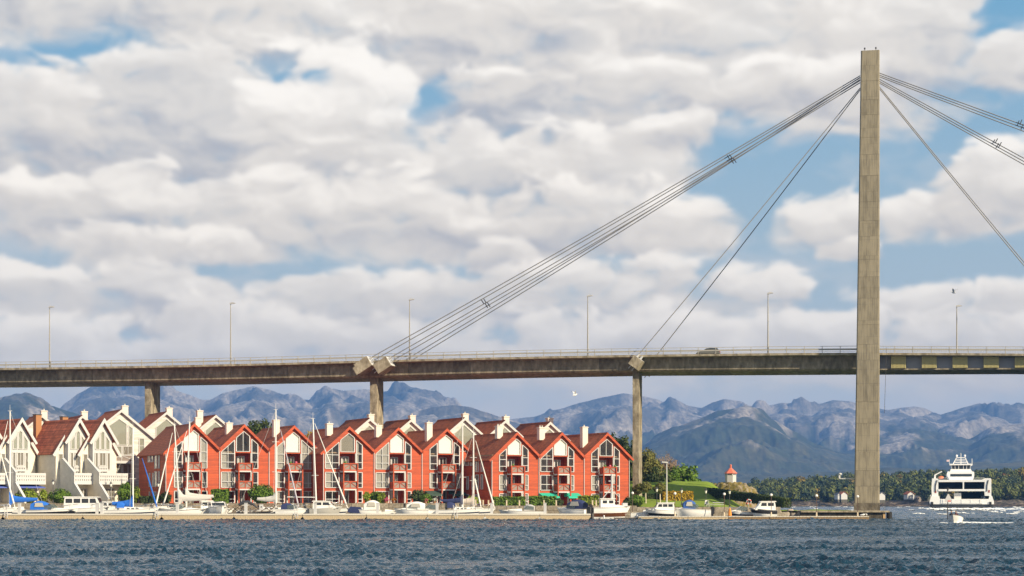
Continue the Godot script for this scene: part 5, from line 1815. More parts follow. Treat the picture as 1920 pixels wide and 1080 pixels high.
func motorboat(label: String, px: float, z: float, turn: float, o: Dictionary) -> Node3D:
	var p := at(px, 0, z)
	p.y = 0.0
	var b := thing(o.get("called", "motorboat"), label, "boat", p, turn, "boats moored along the pontoon")
	var L: float = o.L
	var B: float = o.get("B", L * 0.34)
	o["B"] = B
	var H: float = o.get("H", 0.85) + 0.45
	o["H"] = H
	if o.has("stripe"):
		o["stripe"][0] += 0.48
		o["stripe"][1] += 0.48
	hull_of(b, o)
	var gel := mat("gelcoat", 0.80, 0.79, 0.76, 0.22)
	var glass := mat("boat_glass", 0.03, 0.035, 0.04, 0.05)
	var w := B * 0.40
	# foredeck hump
	make("foredeck", shape().slab([Vector2(-L * 0.02, H), Vector2(L * 0.42, H * 1.12), Vector2(L * 0.2, H + 0.32), Vector2(0.0, H + 0.42)], -w * 0.85, w * 0.85), gel, b)
	if o.has("cabin"):
		var c: Array = o.cabin     # back, front, height
		var x0: float = c[0] * L
		var x1: float = c[1] * L
		var t: float = c[2]
		var cab := make("cabin", shape().slab([Vector2(x0, H), Vector2(x1 + 0.5, H), Vector2(x1 + 0.1, H + t * 0.45), Vector2(x1 - 0.35, H + t), Vector2(x0 + 0.1, H + t), Vector2(x0, H + t * 0.5)], -w, w), o.get("cabin_paint", gel), b)
		make("cabin_roof", shape().slab([Vector2(x0 - 0.15, H + t), Vector2(x1 - 0.2, H + t), Vector2(x1 - 0.4, H + t + 0.1), Vector2(x0, H + t + 0.12)], -w - 0.06, w + 0.06), gel, cab)
		var n: int = o.get("lights", 3)
		for k in n:
			var a := lerpf(x0 + 0.25, x1 - 0.15, k / float(n))
			var e := lerpf(x0 + 0.25, x1 - 0.15, (k + 0.82) / float(n))
			for side in [1, -1]:
				make("cabin_window", shape().slab([Vector2(a, H + t * 0.5), Vector2(e, H + t * 0.5), Vector2(e - (0.16 if k == n - 1 else 0.0), H + t * 0.88), Vector2(a, H + t * 0.88)], side * w - 0.02, side * w + 0.02), glass, cab)
		make("windscreen", shape().bar(Vector3(x1 + 0.1, H + t * 0.47, 0), Vector3(x1 - 0.3, H + t * 0.95, 0), w * 1.8, 0.04), glass, cab)
	elif o.get("screen", true):
		var xs: float = o.get("screen_at", 0.05) * L
		var sc := shape()
		sc.bar(Vector3(xs + 0.35, H + 0.35, 0), Vector3(xs - 0.25, H + 0.85, 0), w * 1.9, 0.03)
		for side in [1, -1]:
			sc.slab([Vector2(xs - 1.2, H + 0.1), Vector2(xs + 0.35, H + 0.3), Vector2(xs - 0.25, H + 0.86), Vector2(xs - 1.2, H + 0.7)], side * w - 0.015, side * w + 0.015)
		var g := mat("screen_glass", 0.12, 0.16, 0.16, 0.05)
		g.transparency = BaseMaterial3D.TRANSPARENCY_ALPHA
		g.albedo_color.a = 0.45
		make("windscreen", sc, g, b).set_meta("kind", "stuff")
	if o.has("canopy"):
		var c: Array = o.canopy    # back, front, height, material, r, g, b
		var x0: float = c[0] * L
		var x1: float = c[1] * L
		var t: float = c[2]
		var cloth := mat(c[3], c[4], c[5], c[6], 0.85)
		var rows := []
		for i in 9:
			var e := i / 8.0
			var line := []
			for k in 9:
				var g := PI * k / 8.0
				var tall := t * (0.55 + 0.45 * sin(PI * clampf(e * 0.8 + 0.12, 0.0, 1.0)))
				line.append(Vector3(lerpf(x0, x1, e), H + 0.1 + tall * pow(sin(g), 0.45), cos(g) * w * 1.02))
			rows.append(line)
		var can := make("canopy", shape().sheet(rows), cloth, b)
		if c.size() > 7:
			for side in [1, -1]:
				make("canopy_window", shape().slab([Vector2(lerpf(x0, x1, 0.25), H + t * 0.4), Vector2(lerpf(x0, x1, 0.8), H + t * 0.4), Vector2(lerpf(x0, x1, 0.7), H + t * 0.85), Vector2(lerpf(x0, x1, 0.3), H + t * 0.85)], side * w * 1.0, side * (w * 1.04 + 0.03)), mat("clear_vinyl", 0.45, 0.43, 0.38, 0.15), can)
	if o.has("cover"):
		var c: Array = o.cover
		make("cover", shape().slab([Vector2(c[0] * L, H * 0.6), Vector2(c[1] * L, H * 0.8), Vector2(c[1] * L - 0.4, H + c[2]), Vector2(c[0] * L + 0.9, H + c[2] * 0.8)], -w * 1.15, w * 1.15), mat(c[3], c[4], c[5], c[6], 0.85), b)
	if o.get("rail", true):
		bow_rail(b, L, B, H, o.get("lift", 0.25))
	if o.get("outboard", false):
		var m := make("outboard_motor", shape().slab([Vector2(-L * 0.5 - 0.55, H * 0.55), Vector2(-L * 0.5 - 0.05, H * 0.5), Vector2(-L * 0.5 - 0.05, H + 0.35), Vector2(-L * 0.5 - 0.3, H + 0.45), Vector2(-L * 0.5 - 0.6, H + 0.3)], -0.22, 0.22), mat("outboard_black", 0.02, 0.02, 0.022, 0.3), b)
		make("outboard_leg", shape().span(Vector3(-L * 0.5 - 0.4, -0.4, -0.08), Vector3(-L * 0.5 - 0.15, H * 0.55, 0.08)), mat("outboard_black"), m)
	if o.get("mast", false):
		make("radar_arch", shape().bar(Vector3(-L * 0.2, H, w), Vector3(-L * 0.26, H + 1.5, w * 0.8), 0.12, 0.2).bar(Vector3(-L * 0.26, H + 1.5, w * 0.8), Vector3(-L * 0.26, H + 1.5, -w * 0.8), 0.2, 0.12).bar(Vector3(-L * 0.26, H + 1.5, -w * 0.8), Vector3(-L * 0.2, H, -w), 0.12, 0.2), gel, b)
	return b

func sailboat(label: String, px: float, z: float, turn: float, o: Dictionary) -> Node3D:
	var p := at(px, 0, z)
	p.y = 0.0
	var b := thing("sailboat", label, "sailboat", p, turn, "sailboats moored along the pontoon")
	var L: float = o.L
	var B: float = o.get("B", L * 0.30)
	o["B"] = B
	o["H"] = o.get("H", 0.85) + 0.5
	o["rake"] = 1.3
	o["stripe"] = o.get("stripe", [0.75, 0.9, "navy_line", 0.02, 0.03, 0.06])
	var H: float = o.H
	hull_of(b, o)
	var gel := mat("gelcoat", 0.80, 0.79, 0.76, 0.22)
	var w := B * 0.3
	var cab := make("coachroof", shape().slab([Vector2(-L * 0.12, H), Vector2(L * 0.28, H * 1.05), Vector2(L * 0.2, H + 0.34), Vector2(-L * 0.1, H + 0.46)], -w, w), gel, b)
	for k in 3:
		for side in [1, -1]:
			make("port_light", shape().slab(rect(-L * 0.06 + k * L * 0.08, H + 0.14, -L * 0.01 + k * L * 0.08, H + 0.28), side * w - 0.015, side * w + 0.015), mat("boat_glass", 0.03, 0.035, 0.04, 0.05), cab)
	var mx: float = o.get("mast_at", 0.08) * L
	var tall: float = o.tall
	var alu := mat("mast_alloy", 0.72, 0.71, 0.69, 0.35, 0.0)
	var lean: float = o.get("lean", 0.0)
	var head := Vector3(mx + lean, tall, 0)
	var mast := make("mast", shape().rod(Vector3(mx, H, 0), head, 0.13, 0.09, 8), alu, b)
	for t in [0.5] if tall < 12.0 else [0.38, 0.68]:
		var q := Vector3(mx, H, 0).lerp(head, t)
		make("spreader", shape().bar(q + Vector3(0, 0, -0.75), q + Vector3(0, 0, 0.75), 0.07, 0.05).bar(q + Vector3(-0.5, 0, 0), q + Vector3(0.5, 0, 0), 0.05, 0.05), alu, mast)
	make("masthead", shape().rod(head, head + Vector3(0, 0.9, 0), 0.02, -1, 5).bar(head + Vector3(-0.3, 0.05, 0), head + Vector3(0.3, 0.05, 0), 0.05, 0.05), alu, mast)
	# boom with the sail stowed under its cover
	var by: float = H + o.get("boom_y", 1.05) + 0.2
	var bl: float = o.get("boom", L * 0.38)
	make("boom", shape().rod(Vector3(mx, by, 0), Vector3(mx - bl, by + 0.05, 0), 0.07, -1, 6), alu, b)
	if o.has("sail"):
		var c: Array = o.sail
		var rows := []
		for i in 8:
			var e := i / 7.0
			var line := []
			var r: float = lerpf(0.34, 0.13, e) * c[4] if c.size() > 4 else lerpf(0.34, 0.13, e)
			for k in 9:
				var g := TAU * k / 8.0
				line.append(Vector3(mx + 0.06 - bl * e, by + 0.12 + cos(g) * r * (1.5 + (2.2 if e < 0.1 else 0.0)) + r * 0.5 - sin(e * PI) * 0.12, sin(g) * r * 0.75))
			rows.append(line)
		make("sail_cover", shape().sheet(rows, true), mat(c[0], c[1], c[2], c[3], 0.85), b)
	# standing rigging
	var wire := mat("rig_wire", 0.55, 0.54, 0.52, 0.4)
	for q in [Vector3(-L * 0.48, H, 0), Vector3(mx - 0.2, H, B * 0.46), Vector3(mx - 0.2, H, -B * 0.46)]:
		make("stay", shape().rod(q, head, 0.018, -1, 4), o.get("wire", wire), b)
	var fore := Vector3(L * 0.46, H * 1.2, 0)
	var furl: Array = o.get("furl", ["furled_white", 0.74, 0.72, 0.68])
	make("furled_sail", shape().tube([fore, fore.lerp(head, 0.06), fore.lerp(head, 0.35), fore.lerp(head, o.get("furl_to", 0.9))], [0.04, 0.12, 0.10, 0.04], 7), mat(furl[0], furl[1], furl[2], furl[3], 0.8), b)
	if o.has("hood"):
		var c: Array = o.hood
		var rows := []
		for i in 5:
			var e := i / 4.0
			var line := []
			for k in 7:
				var g := PI * k / 6.0
				line.append(Vector3(-L * 0.10 - 1.1 * e, H + 0.3 + (0.35 + 0.55 * sin(PI * (0.15 + e * 0.5))) * sin(g), cos(g) * w * 1.1))
			rows.append(line)
		make("sprayhood", shape().sheet(rows), mat(c[0], c[1], c[2], c[3], 0.85), b)
	bow_rail(b, L, B, H, 0.25)
	return b

func make_boats() -> void:
	var blue := ["bright_blue_cloth", 0.015, 0.13, 0.52]
	var navy := ["navy_cloth", 0.02, 0.03, 0.10]
	var grey := ["grey_cloth", 0.52, 0.50, 0.47]
	var beige := ["beige_cloth", 0.58, 0.50, 0.42]
	sailboat("sailboat with a white furled headsail moored at the pontoon's end", -28, 249, 0.1, {"L": 9.0, "tall": 15.0, "sail": grey, "furl_to": 0.92})
	sailboat("sailboat with a long bright blue sail cover in front of the bushes", 30, 250.5, 0.0, {"L": 8.6, "tall": 15.4, "boom": 4.0, "mast_at": 0.1, "sail": blue, "boom_y": 1.15}).rotation.y = PI
	motorboat("white motorboat with a black hull band and blue camper canopy", 100, 248.6, 0.0, {"L": 7.2, "B": 2.4, "stripe": [0.05, 0.55, "black_band", 0.015, 0.015, 0.017], "canopy": [-0.42, -0.08, 1.25, "bright_blue_cloth", 0.015, 0.13, 0.52, true], "screen_at": 0.02})
	motorboat("white cabin cruiser with brown windows and a flybridge behind the blue canopy boat", 165, 252.8, 0.0, {"L": 7.6, "B": 2.7, "H": 1.1, "cabin": [-0.42, 0.24, 1.6], "lights": 4, "stripe": [0.0, 0.5, "black_band", 0.015, 0.015, 0.017]})
	motorboat("white sports cruiser with a raked foredeck lying behind the blue sail cover", 215, 254.0, 0.0, {"L": 6.4, "cabin": [-0.35, 0.12, 1.0], "lights": 2, "H": 1.0})
	sailboat("sailboat with a blue sail cover and blue furled headsail beside white terraces", 246, 249.0, 0.0, {"L": 8.0, "tall": 13.0, "mast_at": 0.03, "boom": 3.0, "sail": ["bright_blue_cloth", 0.015, 0.13, 0.52, 1.1], "boom_y": 0.55, "furl": blue, "furl_to": 0.62, "hood": blue})
	motorboat("motorboat wrapped in a pale tarpaulin beside the first red house", 285, 253.5, 0.0, {"L": 6.5, "cover": [-0.45, 0.4, 0.6, "pale_tarp", 0.62, 0.6, 0.56], "screen": false, "rail": false})
	motorboat("white speedboat with a green tinted windscreen beside twin masts", 345, 248.8, 0.0, {"L": 7.6, "B": 2.5, "screen_at": -0.02, "dark_rail": true})
	sailboat("sailboat with grey sail cover and white mast against the first red house", 336, 252.0, 0.0, {"L": 7.5, "tall": 13.6, "mast_at": 0.0, "lean": 0.7, "boom": 4.6, "sail": grey, "boom_y": 1.3}).rotation.y = PI
	sailboat("sailboat with a taller slender mast and grey boom behind its twin", 349, 254.0, 0.0, {"L": 7.5, "tall": 14.0, "mast_at": 0.0, "lean": -0.5, "boom": 4.0, "sail": grey, "boom_y": 1.6}).rotation.y = PI
	motorboat("broad white motorboat lying bow on beside the gangway", 408, 248.6, -1.2, {"L": 6.0, "B": 2.5, "H": 1.15, "cabin": [-0.3, 0.1, 0.8], "lights": 2})
	motorboat("white day boat with an orange lifebuoy beside the square hedge", 400, 254.0, 0.2, {"L": 6.0, "cabin": [-0.3, 0.05, 1.3], "lights": 2})
	sailboat("sailboat with a tall white mast and colourful furled headsail", 505, 252.0, 0.0, {"L": 9.2, "tall": 15.7, "mast_at": 0.1, "boom": 2.7, "sail": grey, "boom_y": 1.2, "furl": ["furled_stripes", 0.42, 0.40, 0.46], "furl_to": 0.8})
	motorboat("white open boat with a navy folding top next to the gangway", 552, 249.2, 0.0, {"L": 5.2, "canopy": [-0.35, -0.02, 0.95, "navy_cloth", 0.02, 0.03, 0.10], "stripe": [0.05, 0.24, "navy_line", 0.02, 0.03, 0.06]})
	sailboat("sailboat with a long bare boom and pilothouse against a dark recess", 600, 252.2, 0.0, {"L": 8.6, "tall": 14.4, "mast_at": -0.06, "lean": -0.5, "boom": 4.2, "boom_y": 1.6, "furl_to": 0.95})
	motorboat("grey hulled pilothouse boat with raked side windows", 612, 248.8, 0.0, {"L": 4.6, "B": 2.2, "H": 1.1, "paint": mat("grey_hull", 0.42, 0.41, 0.38, 0.3), "cabin": [-0.4, 0.2, 1.0], "lights": 2})
	motorboat("motorboat with dark blue tonneau cover and white canopy", 682, 249.0, PI, {"L": 4.9, "B": 2.1, "cover": [-0.1, 0.46, 0.55, "navy_cloth", 0.02, 0.03, 0.10], "canopy": [-0.46, -0.02, 1.35, "white_canvas", 0.72, 0.70, 0.66, true], "screen": false, "rail": false})
	motorboat("small open white dinghy boat near the pink flowers", 722, 251.0, 0.1, {"L": 4.0, "H": 0.6, "screen": false, "rail": false})
	motorboat("white motorboat with a rounded white canopy near pink flowers", 771, 249.4, PI, {"L": 5.0, "B": 2.1, "canopy": [-0.4, 0.12, 1.15, "white_canvas", 0.72, 0.70, 0.66, true], "stripe": [0.02, 0.2, "black_band", 0.015, 0.015, 0.017], "rail": false})
	motorboat("low white runabout with a raked screen beside the blue sprayhood", 804, 250.2, PI, {"L": 4.0, "stripe": [0.02, 0.18, "black_band", 0.015, 0.015, 0.017]})
	sailboat("sailboat with navy sail cover and navy sprayhood", 862, 249.6, 0.0, {"L": 6.6, "tall": 13.6, "mast_at": 0.06, "boom": 3.2, "sail": ["navy_cloth", 0.02, 0.03, 0.10, 0.8], "boom_y": 1.0, "hood": navy, "furl_to": 0.1})
	sailboat("sailboat with beige sail cover and thick white furled headsail", 886, 253.0, 0.0, {"L": 6.8, "tall": 12.4, "mast_at": 0.02, "boom": 3.0, "sail": beige, "boom_y": 0.9})
	motorboat("long low white speedboat in front of the clipped hedge", 978, 248.8, PI, {"L": 6.6, "B": 2.2, "H": 0.7, "screen_at": -0.08, "stripe": [0.02, 0.16, "black_band", 0.015, 0.015, 0.017], "canopy": [-0.28, -0.05, 0.9, "clear_hood", 0.42, 0.41, 0.40]})
	motorboat("motorboat with a navy framed clear camper canopy by the pontoon's end", 1072, 248.6, PI - 0.5, {"L": 4.8, "B": 2.2, "H": 0.95, "canopy": [-0.45, 0.08, 1.35, "navy_cloth", 0.02, 0.03, 0.10, true], "outboard": true, "rail": false})
	motorboat("white cabin boat with a row of side windows beside the lawn", 1238, 249.0, PI, {"L": 4.4, "B": 2.0, "cabin": [-0.44, 0.16, 1.0], "lights": 3, "stripe": [0.0, 0.3, "black_band", 0.015, 0.015, 0.017], "rail": false})
	motorboat("white motorboat with a blue framed canopy in front of the lawn", 1296, 249.0, PI, {"L": 5.4, "B": 2.2, "H": 0.95, "canopy": [-0.1, 0.22, 1.3, "mid_blue_cloth", 0.03, 0.09, 0.30, true], "mast": false, "outboard": true, "rail": false})
	motorboat("small white open boat with a windscreen beside the white cabin boat", 1388, 250.0, PI, {"L": 3.6, "H": 0.6, "stripe": [0.02, 0.2, "black_band", 0.015, 0.015, 0.017]})
	motorboat("white cabin boat with a large rear window beside the boulders", 1430, 248.6, PI, {"L": 3.9, "B": 2.0, "H": 0.9, "cabin": [-0.44, 0.18, 1.15], "lights": 2, "dark_rail": true, "rail": false, "stripe": [0.3, 0.75, "black_band", 0.015, 0.015, 0.017]})
	motorboat("white rowing skiff with a red buoy beside the floating jetty", 1206, 250.4, 0.0, {"L": 3.6, "H": 0.5, "screen": false, "rail": false})
	# the fishing boat
	var fb := motorboat("white wooden fishing boat with a wheelhouse and a thick white mast", 1147, 249.2, 0.12, {"called": "fishing_boat", "L": 5.4, "B": 2.4, "H": 1.25, "lift": 0.12, "screen": false, "stripe": [-0.1, 0.42, "oxide_brown", 0.13, 0.05, 0.02], "rail": false, "outboard": true, "fenders": 1})
	make("wheelhouse", shape().span(Vector3(-1.7, 1.2, -0.75), Vector3(0.3, 2.35, 0.75)).span(Vector3(-1.8, 2.351, -0.85), Vector3(0.45, 2.45, 0.85)), mat("gelcoat"), fb, Transform3D(Basis.IDENTITY, Vector3(0, 0.55, 0)))
	make("wheelhouse_window", shape().span(Vector3(-1.4, 1.75, 0.75), Vector3(-0.8, 2.15, 0.78)), mat("boat_glass"), fb, Transform3D(Basis.IDENTITY, Vector3(0, 0.55, 0)))
	make("wheelhouse_window", shape().span(Vector3(-0.5, 1.75, 0.75), Vector3(0.1, 2.15, 0.78)), mat("boat_glass"), fb, Transform3D(Basis.IDENTITY, Vector3(0, 0.55, 0)))
	var m := make("mast", shape().rod(Vector3(0.0, 2.4, 0), Vector3(0.0, 5.9, 0), 0.17, 0.14, 8), mat("white_paint"), fb, Transform3D(Basis.IDENTITY, Vector3(0, 0.55, 0)))
	make("cross_tree", shape().bar(Vector3(-0.45, 4.9, 0), Vector3(0.45, 4.9, 0), 0.12, 0.12), mat("white_paint"), m)
	make("derrick", shape().rod(Vector3(-1.3, 2.5, 0.2), Vector3(-0.1, 3.9, 0.1), 0.06, -1, 6), mat("white_paint"), m)
	make("derrick", shape().rod(Vector3(1.1, 2.6, 0.2), Vector3(0.1, 3.5, 0.1), 0.05, -1, 6), mat("white_paint"), m)
	make("fish_box", shape().span(Vector3(1.5, 1.3, -0.4), Vector3(2.2, 1.8, 0.5)), mat("white_paint"), fb, Transform3D(Basis.IDENTITY, Vector3(0, 0.55, 0)))

# ------------------------------------------------------------------ pontoons and what stands on them
func make_pontoons() -> void:
	var conc := mat("pontoon_concrete", 0.72, 0.60, 0.42, 0.9)
	grainy(conc, noise_texture(0.03, Color(0.66, 0.62, 0.55), Color(1, 1, 1), 25, 5), Vector3(0.25, 0.8, 0.25))
	var top := mat("pontoon_deck", 0.80, 0.76, 0.68, 0.85)
	grainy(top, noise_texture(0.04, Color(0.75, 0.74, 0.72), Color(1, 1, 1), 26, 4), Vector3(0.5, 0.5, 0.5))
	var z := 243.0
	var root := thing("floating_pontoon", "long pale concrete floating pontoon in front of the moored boats", "pontoon", Vector3(0, 0, -z))
	var cuts := [-90.0, 5.0, 155.0, 303.0, 438.5, 567.0, 687.0, 801.0, 909.0, 1012.0, 1108.0]
	for k in cuts.size() - 1:
		var a: float = (cuts[k] - 960.0) / FOCAL * z
		var b: float = (cuts[k + 1] - 960.0) / FOCAL * z
		var g := shape()
		g.slab([Vector2(a + 0.34, -0.4), Vector2(b - 0.34, -0.4), Vector2(b - 0.34, 0.1), Vector2(b - 0.03, 0.42), Vector2(b - 0.03, 0.66), Vector2(a + 0.03, 0.66), Vector2(a + 0.03, 0.42), Vector2(a + 0.34, 0.1)], 0.0, -3.0)
		var s := make("pontoon_section", g, conc, root)
		make("deck_boards", shape().span(Vector3(a + 0.02, 0.66, -3.05), Vector3(b - 0.02, 0.86, 0.06)), top, s)
	# timber pontoon along the lawn
	var brown := mat("weathered_timber", 0.46, 0.31, 0.15, 0.9)
	grainy(brown, noise_texture(0.03, Color(0.45, 0.42, 0.4), Color(1, 1, 1), 27, 5), Vector3(0.3, 1.0, 0.3))
	var jetty := thing("timber_jetty", "low weathered timber jetty between the lawn and the pylon quay", "jetty", Vector3(0, 0, -244.0))
	cuts = [1197.0, 1290.0, 1366.0, 1443.0, 1520.0, 1588.0, 1658.0 - 28.0]
	for k in cuts.size() - 1:
		var a: float = (cuts[k] - 960.0) / FOCAL * 244.0
		var b: float = (cuts[k + 1] - 960.0) / FOCAL * 244.0
		var s := make("jetty_section", shape().span(Vector3(a + 0.04, -0.3, -2.4), Vector3(b - 0.04, 0.4, 0.0)), conc if k < 2 else brown, jetty)
		var x := a + 0.04
		while x < b - 0.1:      # deck planks
			make("plank", shape().span(Vector3(x, 0.4, -2.5), Vector3(minf(x + 0.42, b - 0.04), 0.5, 0.05)), top, s)
			x += 0.46
	var raft := thing("floating_jetty", "dark low floating raft beside the fishing boat", "jetty", at(1174, 0, 246.0) * Vector3(1, 0, 1))
	make("float", shape().span(Vector3(-1.6, -0.2, -1.2), Vector3(1.6, 0.22, 0.6)), mat("dark_timber", 0.10, 0.085, 0.07, 0.9), raft)
	for k in 8:
		make("plank", shape().span(Vector3(-1.65 + k * 0.41, 0.22, -1.25), Vector3(-1.27 + k * 0.41, 0.32, 0.65)), mat("grey_plank", 0.22, 0.19, 0.16, 0.9), raft)
	# white service posts
	var spots := [[36.5, "first from the blue sail cover boat"], [182.0, "paired with another beside the cabin cruiser"], [191.0, "paired with another nearer the blue sail cover"], [332.5, "beside the green windscreen speedboat"], [461.0, "in front of the gangway"], [591.0, "beside the grey pilothouse boat"], [708.0, "beside the white canopy boat"], [819.5, "beside the navy sprayhood"], [922.0, "next to the thick furled headsail"], [1022.0, "at the bow of the long speedboat"]]
	for q in spots:
		var p := at(q[0], 0, 243.5)
		p.y = 0.86
		var o := thing("service_post", "white pontoon service post " + q[1], "post", p, 0.0, "white service posts on the pontoon")
		make("column", shape().span(Vector3(-0.19, 0, -0.2), Vector3(0.19, 1.42, 0.2)), mat("white_paint"), o)
		make("cap", shape().span(Vector3(-0.22, 1.42, -0.23), Vector3(0.22, 1.5, 0.23)), mat("white_paint"), o)
	# gangway with a crossed timber railing
	var g0 := at(434, 0, 247.0)
	var g1 := at(520, 0, 251.0)
	var gw := thing("gangway", "brown timber gangway with crossed railings rising to the quay", "gangway", Vector3(g0.x, 0.86, -247.0), atan2(-(g1.z - g0.z), g1.x - g0.x))
	var len := Vector2(g1.x - g0.x, g1.z - g0.z).length()
	make("walkway", shape().bar(Vector3(0, 0.05, -0.7), Vector3(len, 0.35, -0.7), 1.3, 0.12), mat("dark_timber", 0.10, 0.085, 0.07, 0.9), gw)
	for side in [0.0, -1.4]:
		var rail := make("hand_rail", shape().bar(Vector3(0, 1.05, side), Vector3(len, 1.35, side), 0.1, 0.1), mat("rail_timber", 0.13, 0.09, 0.06, 0.85), gw)
		for k in 6:
			var x0 := len * k / 6.0
			var x1 := len * (k + 1) / 6.0
			make("brace", shape().bar(Vector3(x0, 0.15 + 0.05 * k, side), Vector3(x1, 1.05 + 0.05 * k, side), 0.06, 0.075), mat("rail_timber"), rail)
			make("brace", shape().bar(Vector3(x0, 1.05 + 0.05 * k, side + 0.06), Vector3(x1, 0.15 + 0.05 * k, side + 0.06), 0.06, 0.075), mat("rail_timber"), rail)
	var sign_board := thing("notice_board", "white notice board with a small dark emblem on the gangway railing", "sign", at(490, 0, 247.2) * Vector3(1, 0, 1) + Vector3(0, 1.75, 0))
	make("panel", shape().span(Vector3(-0.28, -0.4, -0.02), Vector3(0.28, 0.4, 0.02)), mat("white_paint"), sign_board)
	make("emblem", shape().span(Vector3(-0.09, -0.05, 0.02), Vector3(0.09, 0.13, 0.035)), mat("dark_metal"), sign_board)
	var rib := thing("inflatable_dinghy", "black inflatable dinghy hung over the gangway railing", "dinghy", at(463, 0, 246.4) * Vector3(1, 0, 1) + Vector3(0, 2.35, 0))
	make("tube", shape().tube([Vector3(-1.15, -0.3, 0), Vector3(-0.6, 0.05, 0), Vector3(0.2, 0.12, 0), Vector3(0.9, -0.2, 0), Vector3(1.5, -0.75, 0)], [0.2, 0.26, 0.24, 0.18, 0.08], 8), mat("black_rubber", 0.03, 0.03, 0.035, 0.6), rib)
	make("floor", shape().bar(Vector3(-0.9, -0.3, -0.25), Vector3(0.8, -0.3, -0.25), 0.5, 0.1), mat("grey_cloth", 0.52, 0.50, 0.47, 0.8), rib)
	# boarding ladders
	for q in [[14.0, "by the sailboat at the pontoon's end"], [296.0, "below the blue furled headsail"], [558.0, "below the colourful furled headsail"], [857.0, "below the navy sail cover"]]:
		var p := at(q[0], 0, 242.8)
		p.y = 0.3
		var o := thing("boarding_ladder", "white boarding ladder on the pontoon edge " + q[1], "ladder", p, 0.0, "white ladders on the pontoon")
		make("rail", shape().rod(Vector3(-0.3, 0, 0.15), Vector3(-0.55, 1.75, -0.2), 0.045, -1, 6), mat("white_paint"), o)
		make("rail", shape().rod(Vector3(0.05, 0, 0.15), Vector3(-0.1, 1.75, -0.2), 0.045, -1, 6), mat("white_paint"), o)
		for k in 4:
			make("rung", shape().rod(Vector3(-0.33 - k * 0.05, 0.3 + k * 0.4, 0.1 - k * 0.08), Vector3(0.02 - k * 0.035, 0.3 + k * 0.4, 0.1 - k * 0.08), 0.03, -1, 5), mat("white_paint"), o)
	# quay posts in front of the hedges
	for px in [880, 892, 901, 906, 916, 925, 950, 974, 1020, 1043, 1089, 1111, 1118]:
		var p := at(px, 0, 256.6)
		p.y = land_y(p.x, 256.6)
		var o := thing("quay_post", "short pale timber post on the quay edge before the hedges", "post", p, 0.0, "timber posts along the quay edge")
		make("shaft", shape().span(Vector3(-0.1, -0.2, -0.1), Vector3(0.1, 0.82, 0.1)), mat("pale_timber", 0.60, 0.50, 0.36, 0.85), o)
		make("cap", shape().box(Vector3(0, 0.86, 0), Vector3(0.24, 0.08, 0.24)), mat("pale_timber"), o)

# ------------------------------------------------------------------ lamps, ferry, birds and the rest
func globe_lamp(label: String, px: float, py: float, z: float, base_y: float) -> void:
	var p := at(px, py, z)
	var tall := p.y - base_y
	p.y = base_y
	var o := thing("globe_lamp", label, "street lamp", p, 0.0, "white globe lamps along the jetty")
	make("base", shape().rod(Vector3.ZERO, Vector3(0, 0.55, 0), 0.12, 0.09, 8), mat("pale_timber", 0.60, 0.50, 0.36, 0.85), o)
	make("pole", shape().rod(Vector3(0, 0.55, 0), Vector3(0, tall - 0.15, 0), 0.045, -1, 6), mat("rust_brown", 0.10, 0.055, 0.04, 0.7), o)
	make("globe", shape().ball(Vector3(0, tall, 0), Vector3(0.2, 0.2, 0.2), 12, 8), mat("opal_globe", 0.80, 0.78, 0.72, 0.25), o)

func lantern(label: String, px: float, top: float, z: float, base_y: float) -> void:
	var p := at(px, top, z)
	var tall := p.y - base_y
	p.y = base_y
	var o := thing("lantern_lamp", label, "street lamp", p, 0.0, "old-fashioned lanterns on thin posts")
	make("pole", shape().tube([Vector3.ZERO, Vector3(0, 0.3, 0), Vector3(0, 0.5, 0), Vector3(0, tall - 0.8, 0)], [0.11, 0.1, 0.05, 0.045], 7), mat("dark_metal"), o)
	make("lantern_glass", shape().lathe([Vector2(0.1, 0), Vector2(0.19, 0.42)], Vector3(0, tall - 0.8, 0), 6), mat("opal_globe", 0.80, 0.78, 0.72, 0.25), o)
	make("lantern_cap", shape().lathe([Vector2(0.24, 0), Vector2(0.08, 0.22), Vector2(0.03, 0.36)], Vector3(0, tall - 0.38, 0), 6), mat("dark_metal", 0.05, 0.05, 0.055, 0.5), o)

